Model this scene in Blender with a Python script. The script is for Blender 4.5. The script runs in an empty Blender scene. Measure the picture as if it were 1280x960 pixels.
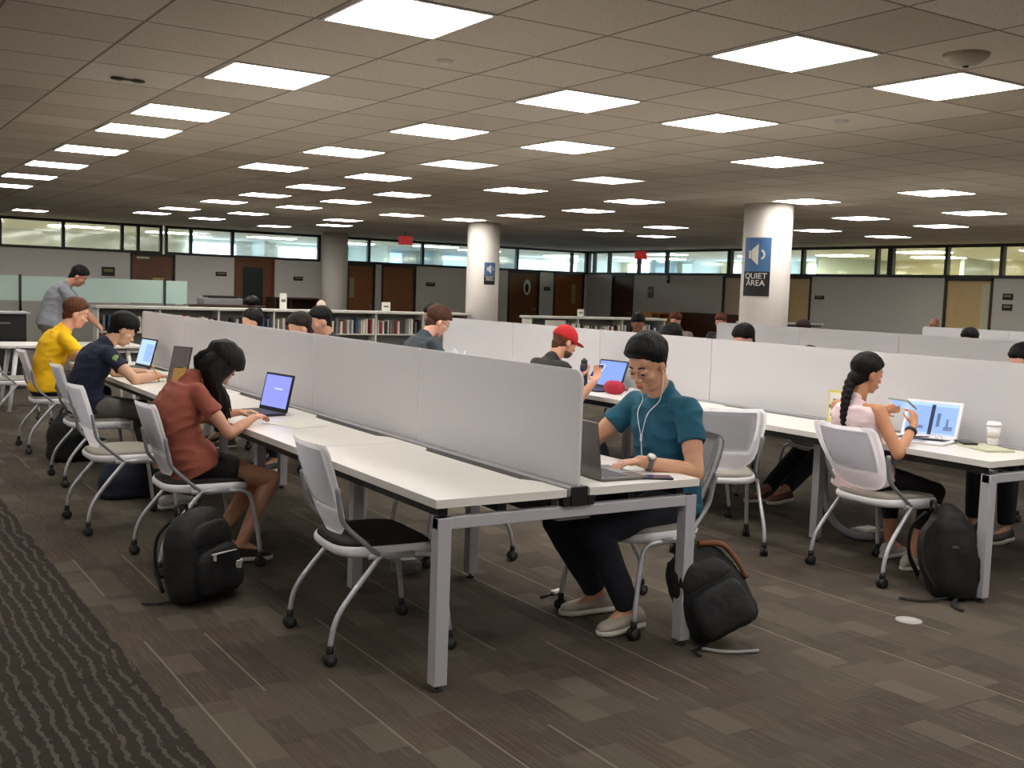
import bpy, bmesh, math, random
from mathutils import Vector, Matrix, Quaternion, noise
from math import sin, cos, pi, radians as R_
random.seed(7)
C = bpy.context.scene
COL = C.collection
# ------------------------------------------------------------------ camera
cam_d = bpy.data.cameras.new('camera'); cam = bpy.data.objects.new('camera', cam_d); COL.objects.link(cam)
RM = Matrix(((0.84258937, 0.01624173, -0.53831158), (-0.53740456, 0.09069859, -0.83843313), (0.03520649, 0.99574594, 0.08515005)))
cam.matrix_world = Matrix.Translation((0, 0, 1.5)) @ RM.to_4x4()
cam_d.sensor_width = 36.0; cam_d.lens = 36.0*1358.9/1280; cam_d.clip_start = 0.05; cam_d.clip_end = 200
C.camera = cam
# ------------------------------------------------------------------ world and exposure
W = bpy.data.worlds.new('world'); C.world = W; W.use_nodes = True
W.node_tree.nodes['Background'].inputs[0].default_value = (0.75, 0.85, 1, 1)
W.node_tree.nodes['Background'].inputs[1].default_value = 0.5
C.view_settings.view_transform = 'Standard'; C.view_settings.look = 'None'
C.view_settings.exposure = 1.03; C.view_settings.gamma = 1.0; C.view_settings.use_curve_mapping = False
PANEL = 8.6
CEIL = 2.72
GX, GY = 0.612, 0.61
# ------------------------------------------------------------------ materials
def lin(c):
    return tuple(((x/255)/12.92 if x/255 <= .04045 else ((x/255+.055)/1.055)**2.4) for x in c)
MATS = {}
def mat(name, rgb, rough=.6, metal=0, bump=0, bscale=200, vary=0, vscale=8, trans=0, spec=.5, emit=None, estr=0, alpha=1):
    if name in MATS: return MATS[name]
    m = bpy.data.materials.new(name); m.use_nodes = True; nt = m.node_tree; b = nt.nodes['Principled BSDF']
    c = lin(rgb)
    b.inputs['Base Color'].default_value = (*c, 1); b.inputs['Roughness'].default_value = rough
    b.inputs['Metallic'].default_value = metal; b.inputs['Specular IOR Level'].default_value = spec
    tc = nt.nodes.new('ShaderNodeTexCoord')
    if vary:
        n = nt.nodes.new('ShaderNodeTexNoise'); n.inputs['Scale'].default_value = vscale; n.inputs['Detail'].default_value = 4
        nt.links.new(tc.outputs['Object'], n.inputs['Vector'])
        r = nt.nodes.new('ShaderNodeMapRange'); r.inputs['From Min'].default_value = .3; r.inputs['From Max'].default_value = .7
        r.inputs['To Min'].default_value = 1-vary; r.inputs['To Max'].default_value = 1+vary
        mx = nt.nodes.new('ShaderNodeVectorMath'); mx.operation = 'SCALE'; mx.inputs[0].default_value = c
        nt.links.new(n.outputs['Fac'], r.inputs['Value']); nt.links.new(r.outputs['Result'], mx.inputs['Scale'])
        nt.links.new(mx.outputs[0], b.inputs['Base Color'])
    if bump:
        n = nt.nodes.new('ShaderNodeTexNoise'); n.inputs['Scale'].default_value = bscale; n.inputs['Detail'].default_value = 3
        nt.links.new(tc.outputs['Object'], n.inputs['Vector'])
        bp = nt.nodes.new('ShaderNodeBump'); bp.inputs['Strength'].default_value = bump; bp.inputs['Distance'].default_value = .01
        nt.links.new(n.outputs['Fac'], bp.inputs['Height']); nt.links.new(bp.outputs[0], b.inputs['Normal'])
    if emit:
        b.inputs['Emission Color'].default_value = (*lin(emit), 1); b.inputs['Emission Strength'].default_value = estr
    if trans:
        tr = nt.nodes.new('ShaderNodeBsdfTranslucent'); tr.inputs[0].default_value = (*c, 1)
        ms = nt.nodes.new('ShaderNodeMixShader'); ms.inputs[0].default_value = trans
        nt.links.new(b.outputs[0], ms.inputs[1]); nt.links.new(tr.outputs[0], ms.inputs[2])
        nt.links.new(ms.outputs[0], nt.nodes['Material Output'].inputs['Surface'])
    if alpha < 1:
        b.inputs['Alpha'].default_value = alpha
    MATS[name] = m; return m
def glass(name, rgb, k=.75):
    if name in MATS: return MATS[name]
    m = bpy.data.materials.new(name); m.use_nodes = True; nt = m.node_tree; nt.nodes.remove(nt.nodes['Principled BSDF'])
    t = nt.nodes.new('ShaderNodeBsdfTransparent'); t.inputs[0].default_value = (*lin(rgb), 1)
    g = nt.nodes.new('ShaderNodeBsdfGlossy'); g.inputs['Roughness'].default_value = .05; g.inputs[0].default_value = (.8, .8, .8, 1)
    ms = nt.nodes.new('ShaderNodeMixShader'); ms.inputs[0].default_value = 1-k
    nt.links.new(t.outputs[0], ms.inputs[1]); nt.links.new(g.outputs[0], ms.inputs[2]); nt.links.new(ms.outputs[0], nt.nodes['Material Output'].inputs['Surface'])
    MATS[name] = m; return m
class NT:
    """tiny node helper"""
    def __init__(s, name):
        s.m = bpy.data.materials.new(name); s.m.use_nodes = True; s.t = s.m.node_tree; s.b = s.t.nodes['Principled BSDF']; MATS[name] = s.m
        s.tc = s.t.nodes.new('ShaderNodeTexCoord')
    def _in(s, n, i, v):
        if isinstance(v, bpy.types.NodeSocket): s.t.links.new(v, n.inputs[i])
        elif v is not None: n.inputs[i].default_value = v
    def math(s, op, a, b=None, c=None):
        n = s.t.nodes.new('ShaderNodeMath'); n.operation = op
        for i, v in enumerate((a, b, c)): s._in(n, i, v)
        return n.outputs[0]
    def xyz(s):
        n = s.t.nodes.new('ShaderNodeSeparateXYZ'); s.t.links.new(s.tc.outputs['Object'], n.inputs[0]); return n.outputs
    def comb(s, x, y, z=0.0):
        n = s.t.nodes.new('ShaderNodeCombineXYZ'); s._in(n, 0, x); s._in(n, 1, y); s._in(n, 2, z); return n.outputs[0]
    def white(s, v):
        n = s.t.nodes.new('ShaderNodeTexWhiteNoise'); n.noise_dimensions = '3D'; s._in(n, 0, v); return n.outputs['Value']
    def noise(s, v, sc, det=2):
        n = s.t.nodes.new('ShaderNodeTexNoise'); s._in(n, 'Vector', v); n.inputs['Scale'].default_value = sc; n.inputs['Detail'].default_value = det; return n.outputs['Fac']
    def ramp(s, v, stops):
        n = s.t.nodes.new('ShaderNodeValToRGB'); s._in(n, 0, v); e = n.color_ramp.elements
        while len(e) < len(stops): e.new(.5)
        for k, (p, c) in enumerate(stops): e[k].position = p; e[k].color = (*lin(c), 1)
        return n.outputs[0]
    def mix(s, f, a, b, bt='MIX'):
        n = s.t.nodes.new('ShaderNodeMix'); n.data_type = 'RGBA'; n.blend_type = bt
        s._in(n, 0, f); 
        for i, v in ((6, a), (7, b)):
            if isinstance(v, tuple): v = (*lin(v), 1)
            s._in(n, i, v)
        return n.outputs[2]
    def bump(s, h, st=.3, d=.01):
        n = s.t.nodes.new('ShaderNodeBump'); n.inputs['Strength'].default_value = st; n.inputs['Distance'].default_value = d
        s._in(n, 'Height', h); s.t.links.new(n.outputs[0], s.b.inputs['Normal'])
# carpet of planks
def carpet_mat():
    k = NT('carpet'); x, y, z = k.xyz()
    col = None
    cx = k.math('FLOOR', k.math('DIVIDE', x, .25)); off = k.math('MULTIPLY', k.white(k.comb(cx, 3.0)), 1.0)
    cy = k.math('FLOOR', k.math('DIVIDE', k.math('ADD', y, off), .5))
    r1 = k.white(k.comb(cx, cy, 1.0))
    base = k.ramp(r1, [(0, (73, 66, 59)), (.35, (78, 71, 63)), (.7, (82, 75, 66)), (1, (90, 83, 73))])
    sx = k.math('FLOOR', k.math('DIVIDE', x, .125)); sy = k.math('FLOOR', k.math('DIVIDE', k.math('ADD', y, k.math('MULTIPLY', k.white(k.comb(sx, 8.0)), .7)), .22))
    r2 = k.white(k.comb(sx, sy, 5.0))
    base = k.mix(k.math('MULTIPLY', k.math('GREATER_THAN', r2, .88), .30), base, (122, 114, 100))
    base = k.mix(k.math('MULTIPLY', k.math('LESS_THAN', r2, .14), .35), base, (62, 55, 49))
    # broad wear and tone drift
    drift = k.noise(k.comb(x, y), .9, 3)
    base = k.mix(k.math('MULTIPLY', drift, .35), base, (90, 80, 68))
    # fine streaks along the planks
    st = k.noise(k.comb(k.math('MULTIPLY', x, 60.0), k.math('MULTIPLY', y, 3.0)), 1.5, 2)
    base = k.mix(k.math('MULTIPLY', k.math('GREATER_THAN', st, .56), .22), base, (112, 104, 92))
    # thin pale lines, broken up, along Y
    lx = k.math('ABSOLUTE', k.math('SUBTRACT', k.math('FRACT', k.math('DIVIDE', x, .25)), .5))
    near = k.math('LESS_THAN', lx, .016)
    ly = k.math('FLOOR', k.math('DIVIDE', y, .75)); on = k.math('GREATER_THAN', k.white(k.comb(cx, ly, 9.0)), .68)
    base = k.mix(k.math('MULTIPLY', k.math('MULTIPLY', near, on), .5), base, (150, 140, 122))
    on2 = k.math('GREATER_THAN', k.white(k.comb(sx, sy, 11.0)), .9)
    fs = k.math('LESS_THAN', k.math('FRACT', k.math('DIVIDE', x, .031)), .25)
    base = k.mix(k.math('MULTIPLY', k.math('MULTIPLY', on2, fs), .22), base, (122, 84, 68))
    k.t.links.new(base, k.b.inputs['Base Color']); k.b.inputs['Roughness'].default_value = .95; k.b.inputs['Specular IOR Level'].default_value = .1
    k.bump(k.noise(k.comb(x, y), 260, 2), .5, .006)
    return k.m
def runner_mat():
    k = NT('runner_carpet'); x, y, z = k.xyz()
    w = k.noise(k.comb(x, k.math('MULTIPLY', y, 1.0)), 3.0, 2)
    w2 = k.noise(k.comb(k.math('MULTIPLY', x, 3.0), k.math('MULTIPLY', y, 3.0)), 8.0, 1)
    ph = k.math('ADD', k.math('MULTIPLY', x, 19.0), k.math('ADD', k.math('MULTIPLY', w, 1.6), k.math('MULTIPLY', w2, .55)))
    f = k.math('ABSOLUTE', k.math('SUBTRACT', k.math('FRACT', ph), .5))
    seg = k.noise(k.comb(k.math('MULTIPLY', x, 22.0), k.math('MULTIPLY', y, 5.0)), 2.0, 2)
    on = k.math('MULTIPLY', k.math('LESS_THAN', f, .15), k.math('GREATER_THAN', seg, .40))
    base = k.mix(k.noise(k.comb(x, y), 9.0, 3), (46, 40, 36), (62, 55, 49))
    base = k.mix(k.math('MULTIPLY', on, .5), base, (104, 97, 89))
    k.t.links.new(base, k.b.inputs['Base Color']); k.b.inputs['Roughness'].default_value = .95; k.b.inputs['Specular IOR Level'].default_value = .1
    k.bump(k.noise(k.comb(x, y), 240, 2), .5, .006)
    return k.m
def ceiling_mat():
    k = NT('acoustic_tile'); x, y, z = k.xyz()
    u = k.math('DIVIDE', x, GX); v = k.math('DIVIDE', y, GY)
    u = k.math('SUBTRACT', u, .2); v = k.math('ADD', v, .07)
    fu = k.math('ABSOLUTE', k.math('SUBTRACT', k.math('FRACT', u), .5)); fv = k.math('ABSOLUTE', k.math('SUBTRACT', k.math('FRACT', v), .5))
    r = k.white(k.comb(k.math('FLOOR', u), k.math('FLOOR', v), 2.0))
    base = k.ramp(r, [(0, (206, 195, 178)), (.12, (220, 209, 192)), (.8, (225, 215, 198)), (1, (234, 226, 212))])
    sp = k.noise(k.comb(x, y), 85, 2)
    base = k.mix(k.math('MULTIPLY', k.math('GREATER_THAN', sp, .60), .45), base, (172, 158, 138))
    g = k.math('MAXIMUM', fu, k.math('MULTIPLY', fv, 1.0))
    line = k.math('GREATER_THAN', g, .487)
    base = k.mix(k.math('MULTIPLY', line, .75), base, (112, 98, 82))
    k.t.links.new(base, k.b.inputs['Base Color']); k.b.inputs['Roughness'].default_value = .9; k.b.inputs['Specular IOR Level'].default_value = .15
    k.bump(k.math('ADD', k.math('MULTIPLY', line, -1.0), k.math('MULTIPLY', sp, .5)), .4, .01)
    return k.m
def wood_mat(name, c1, c2, sc=1.0):
    if name in MATS: return MATS[name]
    k = NT(name); x, y, z = k.xyz()
    n = k.noise(k.comb(k.math('MULTIPLY', x, 14.0*sc), k.math('MULTIPLY', y, 14.0*sc), k.math('MULTIPLY', z, 1.2*sc)), 1.0, 4)
    k.t.links.new(k.mix(n, c1, c2), k.b.inputs['Base Color']); k.b.inputs['Roughness'].default_value = .45
    return k.m
def screen_mat():
    """frosted ribbed divider"""
    k = NT('frosted_screen'); x, y, z = k.xyz()
    c = (*lin((228, 226, 227)), 1)
    k.b.inputs['Base Color'].default_value = c; k.b.inputs['Roughness'].default_value = .5; k.b.inputs['Specular IOR Level'].default_value = .2
    rib = k.math('SINE', k.math('MULTIPLY', y, 2*pi/.02))
    k.bump(rib, .06, .004)
    tr = k.t.nodes.new('ShaderNodeBsdfTranslucent'); tr.inputs[0].default_value = c
    ms = k.t.nodes.new('ShaderNodeMixShader'); ms.inputs[0].default_value = .36
    k.t.links.new(k.b.outputs[0], ms.inputs[1]); k.t.links.new(tr.outputs[0], ms.inputs[2]); k.t.links.new(ms.outputs[0], k.t.nodes['Material Output'].inputs['Surface'])
    return k.m
def panel_mat(name, s, tint=(1.0, .968, .93), tubes=False):
    m = bpy.data.materials.new(name); m.use_nodes = True; nt = m.node_tree; b = nt.nodes['Principled BSDF']
    b.inputs['Base Color'].default_value = (.8, .8, .8, 1)
    b.inputs['Emission Color'].default_value = (*tint, 1); b.inputs['Emission Strength'].default_value = s
    MATS[name] = m; return m
M_CARPET = carpet_mat(); M_RUN = runner_mat(); M_CEIL = ceiling_mat(); M_SCR = screen_mat()
M_PAN = panel_mat('light_diffuser', PANEL); M_PAN2 = panel_mat('light_diffuser_dim', PANEL*.11)
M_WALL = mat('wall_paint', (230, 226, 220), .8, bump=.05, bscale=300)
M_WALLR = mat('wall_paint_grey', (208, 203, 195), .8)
M_DARK = mat('dark_frame', (52, 50, 46), .5)
M_WHITE = mat('white_laminate', (228, 223, 215), .35, vary=.01)
M_EDGE = mat('laminate_edge', (222, 216, 208), .5)
M_SILVER = mat('silver_paint', (186, 184, 190), .4, metal=.12)
M_RAIL = mat('grey_rail', (150, 148, 148), .45, metal=.1)
M_BLACK = mat('black_plastic', (22, 21, 21), .5)
M_CHAIRW = mat('white_plastic', (238, 235, 237), .42)
M_MESHP = mat('chair_mesh', (206, 205, 210), .55, trans=.25, bump=.25, bscale=220)
M_TUBE = mat('tube_silver', (196, 196, 200), .32, metal=.35)
M_SUPP = mat('grey_plastic', (140, 141, 144), .45)
M_CUSHB = mat('black_cushion', (30, 27, 27), .9, bump=.3, bscale=400)
M_CUSHG = mat('grey_cushion', (150, 144, 132), .9, bump=.3, bscale=400)
M_COLUMN = mat('column_paint', (216, 209, 200), .7)
# ------------------------------------------------------------------ mesh helpers
class MB:
    def __init__(s): s.bm = bmesh.new(); s.mi = 0
    def _tag(s, fs, sm=False):
        for f in fs: f.material_index = s.mi; f.smooth = sm
    def box(s, c, d, rz=0, rot=None, bev=0):
        m = rot.to_matrix() if isinstance(rot, Quaternion) else (rot if rot is not None else Matrix.Rotation(rz, 3, 'Z'))
        c = Vector(c); h = [v/2 for v in d]
        vs = [s.bm.verts.new(c + m @ Vector((sx*h[0], sy*h[1], sz*h[2]))) for sx in (-1, 1) for sy in (-1, 1) for sz in (-1, 1)]
        idx = [(0, 1, 3, 2), (4, 6, 7, 5), (0, 4, 5, 1), (2, 3, 7, 6), (0, 2, 6, 4), (1, 5, 7, 3)]
        fs = [s.bm.faces.new([vs[i] for i in q]) for q in idx]; s._tag(fs)
        if bev:
            es = list({e for f in fs for e in f.edges})
            r = bmesh.ops.bevel(s.bm, geom=es, offset=bev, segments=2, affect='EDGES', profile=.5)
            s._tag(r['faces'], True)
        return s
    def bx(s, x0, x1, y0, y1, z0, z1, bev=0): return s.box(((x0+x1)/2, (y0+y1)/2, (z0+z1)/2), (abs(x1-x0), abs(y1-y0), abs(z1-z0)), bev=bev)
    def rings(s, rings, cap=True, sm=True, closed=False):
        vr = [[s.bm.verts.new(p) for p in r] for r in rings]; n = len(vr[0]); fs = []
        rng = range(len(vr)) if closed else range(len(vr)-1)
        for i in rng:
            a, b = vr[i], vr[(i+1) % len(vr)]
            for j in range(n): fs.append(s.bm.faces.new((a[j], a[(j+1) % n], b[(j+1) % n], b[j])))
        s._tag(fs, sm)
        if cap and not closed:
            f1 = s.bm.faces.new(vr[0][::-1]); f2 = s.bm.faces.new(vr[-1]); s._tag([f1, f2], False)
        return s
    def tube(s, pts, r, n=10, smooth=0, cap=True, flat=1.0):
        pts = [Vector(p) for p in pts]
        if smooth: pts = catmull(pts, smooth)
        rs = r if isinstance(r, (list, tuple)) else [r]*len(pts)
        if len(rs) != len(pts):
            L = len(rs)-1; rs = [rs[min(int(i*L/(len(pts)-1)), L-1)]*(1-((i*L/(len(pts)-1))-min(int(i*L/(len(pts)-1)), L-1))) + rs[min(int(i*L/(len(pts)-1)), L-1)+1]*((i*L/(len(pts)-1))-min(int(i*L/(len(pts)-1)), L-1)) for i in range(len(pts))]
        T = [(pts[min(i+1, len(pts)-1)]-pts[max(i-1, 0)]).normalized() for i in range(len(pts))]
        up = Vector((0, 0, 1)) if abs(T[0].z) < .9 else Vector((1, 0, 0))
        a = T[0].cross(up).normalized(); R = []
        for i, p in enumerate(pts):
            a = (a - T[i]*a.dot(T[i])).normalized(); b = T[i].cross(a)
            R.append([p + a*cos(2*pi*k/n)*rs[i] + b*sin(2*pi*k/n)*rs[i]*flat for k in range(n)])
        return s.rings(R, cap)
    def lathe(s, c, prof, n=24, axis=None):
        c = Vector(c); q = Vector((0, 0, 1)).rotation_difference(Vector(axis)) if axis else Quaternion()
        return s.rings([[c + q @ Vector((r*cos(2*pi*k/n), r*sin(2*pi*k/n), z)) for k in range(n)] for r, z in prof])
    def prism(s, poly, z0, z1, M=None, sm=False):
        M = M or Matrix.Identity(4)
        a = [s.bm.verts.new(M @ Vector((x, y, z0))) for x, y in poly]; b = [s.bm.verts.new(M @ Vector((x, y, z1))) for x, y in poly]
        n = len(poly); fs = [s.bm.faces.new((a[i], a[(i+1) % n], b[(i+1) % n], b[i])) for i in range(n)]
        fs += [s.bm.faces.new(a[::-1]), s.bm.faces.new(b)]; s._tag(fs, sm); return s
    def ell(s, c, r, rot=None, n=16, m=10, fn=None):
        c = Vector(c); q = rot or Matrix.Identity(3); R = []
        for i in range(m+1):
            th = pi*i/m; z = cos(th); rr = max(sin(th), 1e-3); ring = []
            for k in range(n):
                d = Vector((rr*cos(2*pi*k/n), rr*sin(2*pi*k/n), z)); t = fn(d) if fn else 0
                v = Vector((d.x*r[0], d.y*r[1], d.z*r[2])) * (1+t)
                ring.append(c + q @ v)
            R.append(ring)
        return s.rings(R[::-1])
    def cap(s, a, b, ra, rb, n=12):
        """tapered limb with round ends"""
        a, b = Vector(a), Vector(b); t = (b-a).normalized()
        pts = []; rs = []
        for k in range(4): al = pi/2*(k/4); pts.append(a - t*ra*cos(al)); rs.append(max(ra*sin(al), ra*.02))
        pts += [a, b]; rs += [ra, rb]
        for k in range(3, -1, -1): al = pi/2*(k/4); pts.append(b + t*rb*cos(al)); rs.append(max(rb*sin(al), rb*.02))
        return s.tube(pts, rs, n)
    def build(s, name, m=None, parent=None, base=None, kind=None, remesh=0, sit=4, disp=None, loc=None):
        bmesh.ops.recalc_face_normals(s.bm, faces=s.bm.faces)
        me = bpy.data.meshes.new(name)
        if base is not None: bmesh.ops.translate(s.bm, verts=s.bm.verts, vec=-Vector(base))
        s.bm.to_mesh(me); s.bm.free()
        for x in (m if isinstance(m, (list, tuple)) else [m]):
            if x: me.materials.append(x)
        o = bpy.data.objects.new(name, me); COL.objects.link(o)
        if remesh:
            md = o.modifiers.new('r', 'REMESH'); md.mode = 'VOXEL'; md.voxel_size = remesh; md.use_smooth_shade = True
            if sit: sm = o.modifiers.new('s', 'SMOOTH'); sm.factor = .5; sm.iterations = sit
            dg = bpy.context.evaluated_depsgraph_get(); me2 = bpy.data.meshes.new_from_object(o.evaluated_get(dg)); o.modifiers.clear()
            o.data = me2; bpy.data.meshes.remove(me); me = me2; me.name = name
            if not me.materials:
                for x in (m if isinstance(m, (list, tuple)) else [m]): me.materials.append(x)
            if disp:
                nv = [v.normal.copy() for v in me.vertices]
                for v, nn in zip(me.vertices, nv): v.co += nn*disp(v.co)
            for p in me.polygons: p.use_smooth = True
        if parent is not None: o.parent = parent
        if kind: o['kind'] = kind
        if base is not None and parent is None: o.location = base
        if loc is not None: o.location = loc
        return o
def catmull(p, n):
    out = []
    q = [p[0]*2-p[1]] + list(p) + [p[-1]*2-p[-2]]
    for i in range(1, len(q)-2):
        for k in range(n):
            t = k/n; a, b, c, d = q[i-1], q[i], q[i+1], q[i+2]
            out.append(.5*((2*b) + (c-a)*t + (2*a-5*b+4*c-d)*t*t + (-a+3*b-3*c+d)*t**3))
    out.append(q[-2]); return out
def empty(name, loc, rz=0):
    o = bpy.data.objects.new(name, None); o.empty_display_size = .1; COL.objects.link(o); o.location = loc; o.rotation_euler = (0, 0, rz); return o
def tag(o, label=None, cat=None, group=None):
    if label: o['label'] = label
    if cat: o['category'] = cat
    if group: o['group'] = group
    return o
def kids(o): return [x for x in COL.objects if x.parent is o]
KID = {}
def copy_tree(o, parent=None, tree=None):
    c = o.copy(); COL.objects.link(c)
    if parent is not None: c.parent = parent
    for ch in o.children: copy_tree(ch, c)
    return c
def put(proto, used, loc, rz, label, cat=None, group=None):
    if proto.name in used: o = copy_tree(proto)
    else: used.add(proto.name); o = proto
    o.location = loc; o.rotation_euler = (0, 0, rz); tag(o, label, cat, group); return o
USED = set()
def text_mesh(txt, size, name, m, parent, M, depth=.001, align='CENTER'):
    cu = bpy.data.curves.new(name, 'FONT'); cu.body = txt; cu.size = size; cu.extrude = depth; cu.align_x = align; cu.align_y = 'CENTER'
    t = bpy.data.objects.new(name, cu); COL.objects.link(t)
    me = bpy.data.meshes.new_from_object(t.evaluated_get(bpy.context.evaluated_depsgraph_get())); bpy.data.objects.remove(t)
    me.transform(M); me.materials.clear(); me.materials.append(m)
    o = bpy.data.objects.new(name, me); COL.objects.link(o); o.parent = parent; return o
# ------------------------------------------------------------------ room shell
XW, YW, X0, Y0 = 18.9, 25.6, -6.0, -5.0
XE, YE = 26.0, 33.0
MB().bx(1.02, XW+.2, Y0, YW+.2, -.1, 0).build('floor', M_CARPET, kind='structure')
MB().bx(X0, 1.02, Y0, YW+.2, -.1, 0.001).build('floor_runner', M_RUN, kind='structure')
MB().bx(X0, XW+.2, Y0, YW+.2, CEIL, CEIL+.1).build('ceiling', M_CEIL, kind='structure')
MB().bx(X0-.1, X0, Y0, YW, 0, CEIL).build('wall_left', M_WALL, kind='structure')
MB().bx(X0, XW, Y0-.1, Y0, 0, CEIL).build('wall_front', M_WALL, kind='structure')
ZB, ZT = 2.10, 2.66
# back wall, with door openings
doorsY = [(6.03, 7.04), (8.44, 9.44), (11.34, 12.14), (12.32, 13.32), (16.19, 17.24), (17.73, 18.80)]
mb = MB(); x = X0
for a, b in doorsY: mb.bx(x, a, YW, YW+.12, 0, 2.06); x = b
mb.bx(x, XW+.12, YW, YW+.12, 0, 2.06); mb.bx(10.62, 11.25, YW, YW+.12, 2.06, CEIL)
mb.build('wall_back', M_WALL, kind='structure')
doorsX = [(23.44, 24.40), (19.21, 19.95), (17.10, 17.84), (12.60, 13.66)]
mb = MB(); y = YW
for a, b in doorsX: mb.bx(XW, XW+.12, b, y, 0, 2.06); y = a
mb.bx(XW, XW+.12, Y0, y, 0, 2.06); mb.bx(XW, XW+.12, Y0, 4.0, 2.06, CEIL)
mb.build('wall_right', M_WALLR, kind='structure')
M_GL = glass('clear_glass', (240, 246, 243), .93); M_GLB = glass('tinted_glass', (196, 218, 226), .88)
def clerestory(n, a, b, muls, along):
    root = empty('window_%d' % n, ((a+b)/2, YW, ZB) if along == 'x' else (XW, (a+b)/2, ZB)); root['kind'] = 'structure'
    def B(m, p, q, z0, z1, t=.1):
        o = root.location
        if along == 'x': m.bx(p-o.x, q-o.x, -.02, -.02+t, z0-ZB, z1-ZB)
        else: m.bx(-.02, -.02+t, p-o.y, q-o.y, z0-ZB, z1-ZB)
    m = MB(); B(m, a, b, 2.06, 2.12); B(m, a, b, ZT, CEIL)
    for v in [a+.03, b-.03]+list(muls): B(m, v-.035, v+.035, 2.12, ZT)
    m.build('window_frame', M_DARK, root)
    m = MB(); o = root.location
    if along == 'x': m.bx(a+.03-o.x, b-.03-o.x, .04, .046, .02, ZT-ZB)
    else: m.bx(.04, .046, a+.03-o.y, b-.03-o.y, .02, ZT-ZB)
    m.build('pane', M_GL, root)
clerestory(1, X0, 6.74, [-2, .8, 2.0, 3.33, 4.6, 5.85, 6.2], 'x')
clerestory(2, 6.80, 10.62, [7.4, 8.39], 'x')
clerestory(3, 11.25, 15.5, [11.95, 13.5], 'x')
clerestory(4, 15.7, XW, [16.47, 18.35], 'x')
clerestory(5, 19.76, YW, [25.3, 24.6, 23.28, 22.12], 'y')
clerestory(6, 15.0, 19.76, [17.41, 15.35], 'y')
clerestory(7, 4.0, 15.0, [13.66, 12.46, 11.2, 10, 8.8, 7, 5.5], 'y')
# rooms beyond the glazing: floor, ceiling, far walls, lit panels and daylight windows
mb = MB(); mb.bx(X0, XE+.1, YE, YE+.1, 0, 3.0).build('wall_beyond_back', mat('beyond_paint', (222, 224, 218), .8), kind='structure')
MB().bx(XE, XE+.1, Y0, YE, 0, 3.0).build('wall_beyond_right', mat('beyond_paint_cream', (232, 222, 186), .8), kind='structure')
mb = MB(); mb.bx(X0, XW+.2, YW+.2, YE, 2.74, 2.84); mb.bx(XW+.2, XE, Y0, YE, 2.74, 2.84)
mb.build('ceiling_beyond', mat('beyond_ceiling', (226, 224, 210), .9), kind='structure')
mb = MB(); mb.bx(X0, XW+.2, YW+.2, YE, -.1, 0); mb.bx(XW+.2, XE, Y0, YE, -.1, 0)
mb.build('floor_beyond', mat('beyond_floor', (150, 142, 130), .9), kind='structure')
mb = MB()
for x in (8.6, 14.6): mb.bx(x, x+.1, YE-3.0, YE, 0, 2.74)
for x in (11.4, 17.2, 20.4): mb.bx(x, x+.12, YE-1.2, YE, 0, 2.74)
for y in (20.6,): mb.bx(XE-3, XE, y, y+.1, 0, 2.74)
for y in (17.4, 24.0, 27.6, 29.8): mb.bx(XE-1.2, XE, y, y+.12, 0, 2.74)
mb.build('wall_partitions_beyond', mat('beyond_partition', (196, 206, 200), .8), kind='structure')
M_SKY = mat('daylight', (0, 0, 0), .9, emit=(205, 226, 255), estr=4.0); M_SKYB = mat('daylight_blue', (0, 0, 0), .9, emit=(130, 178, 235), estr=2.2)
M_BL = mat('blind', (210, 214, 212), .7)
n = 8
for (x0, x1, m) in [(9.2, 10.9, M_SKY), (12.3, 14.0, M_SKY), (15.6, 16.6, M_SKYB), (18.2, 19.6, M_SKYB), (21.2, 23.8, M_SKY)]:
    MB().bx(x0, x1, YE-.03, YE-.01, 1.2, 2.62).build('window_%d' % n, m, kind='structure'); n += 1
for (y0, y1, m) in [(21.0, 23.7, M_SKY), (24.4, 27.2, M_SKY), (27.9, 29.5, M_SKYB), (30.2, 32.6, M_SKY)]:
    MB().bx(XE-.03, XE-.01, y0, y1, 1.2, 2.66).build('window_%d' % n, m, kind='structure'); n += 1
def beyond_light(x, y, lx, ly, s, tint, lab):
    r = empty('ceiling_light', (x, y, 2.74))
    MB().bx(-lx/2-.03, lx/2+.03, -ly/2-.03, ly/2+.03, -.015, 0).build('light_frame', M_EDGE, r)
    MB().bx(-lx/2, lx/2, -ly/2, ly/2, -.03, -.005).build('diffuser', s, r)
    tag(r, lab, 'light', 'lights in the rooms beyond the glazing')
M_PY = panel_mat('office_light', 20, (1, .93, .72)); M_PB = panel_mat('office_light_cool', 18, (.85, .95, 1))
for x, y in [(0, 29), (3, 27.6), (3, 30.5), (5.5, 29), (8, 29.5), (10.6, 29), (13.2, 29.5), (15.4, 28.4), (17.6, 29.6)]:
    beyond_light(x, y, 1.2, .6, M_PY if x < 7 else M_PB, None, 'lit ceiling panel seen through the high windows above the back wall')
for x, y in [(21, 30), (23.5, 27.5), (21, 24.6), (22.5, 22.3), (22.5, 19.4), (21.5, 16.2), (24, 17.6), (21.5, 13), (23.8, 13), (21.5, 10), (22, 7)]:
    beyond_light(x, y, .6, 1.2, M_PY if y < 20 else M_PB, None, 'lit ceiling panel seen through the high windows above the right wall')
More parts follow.
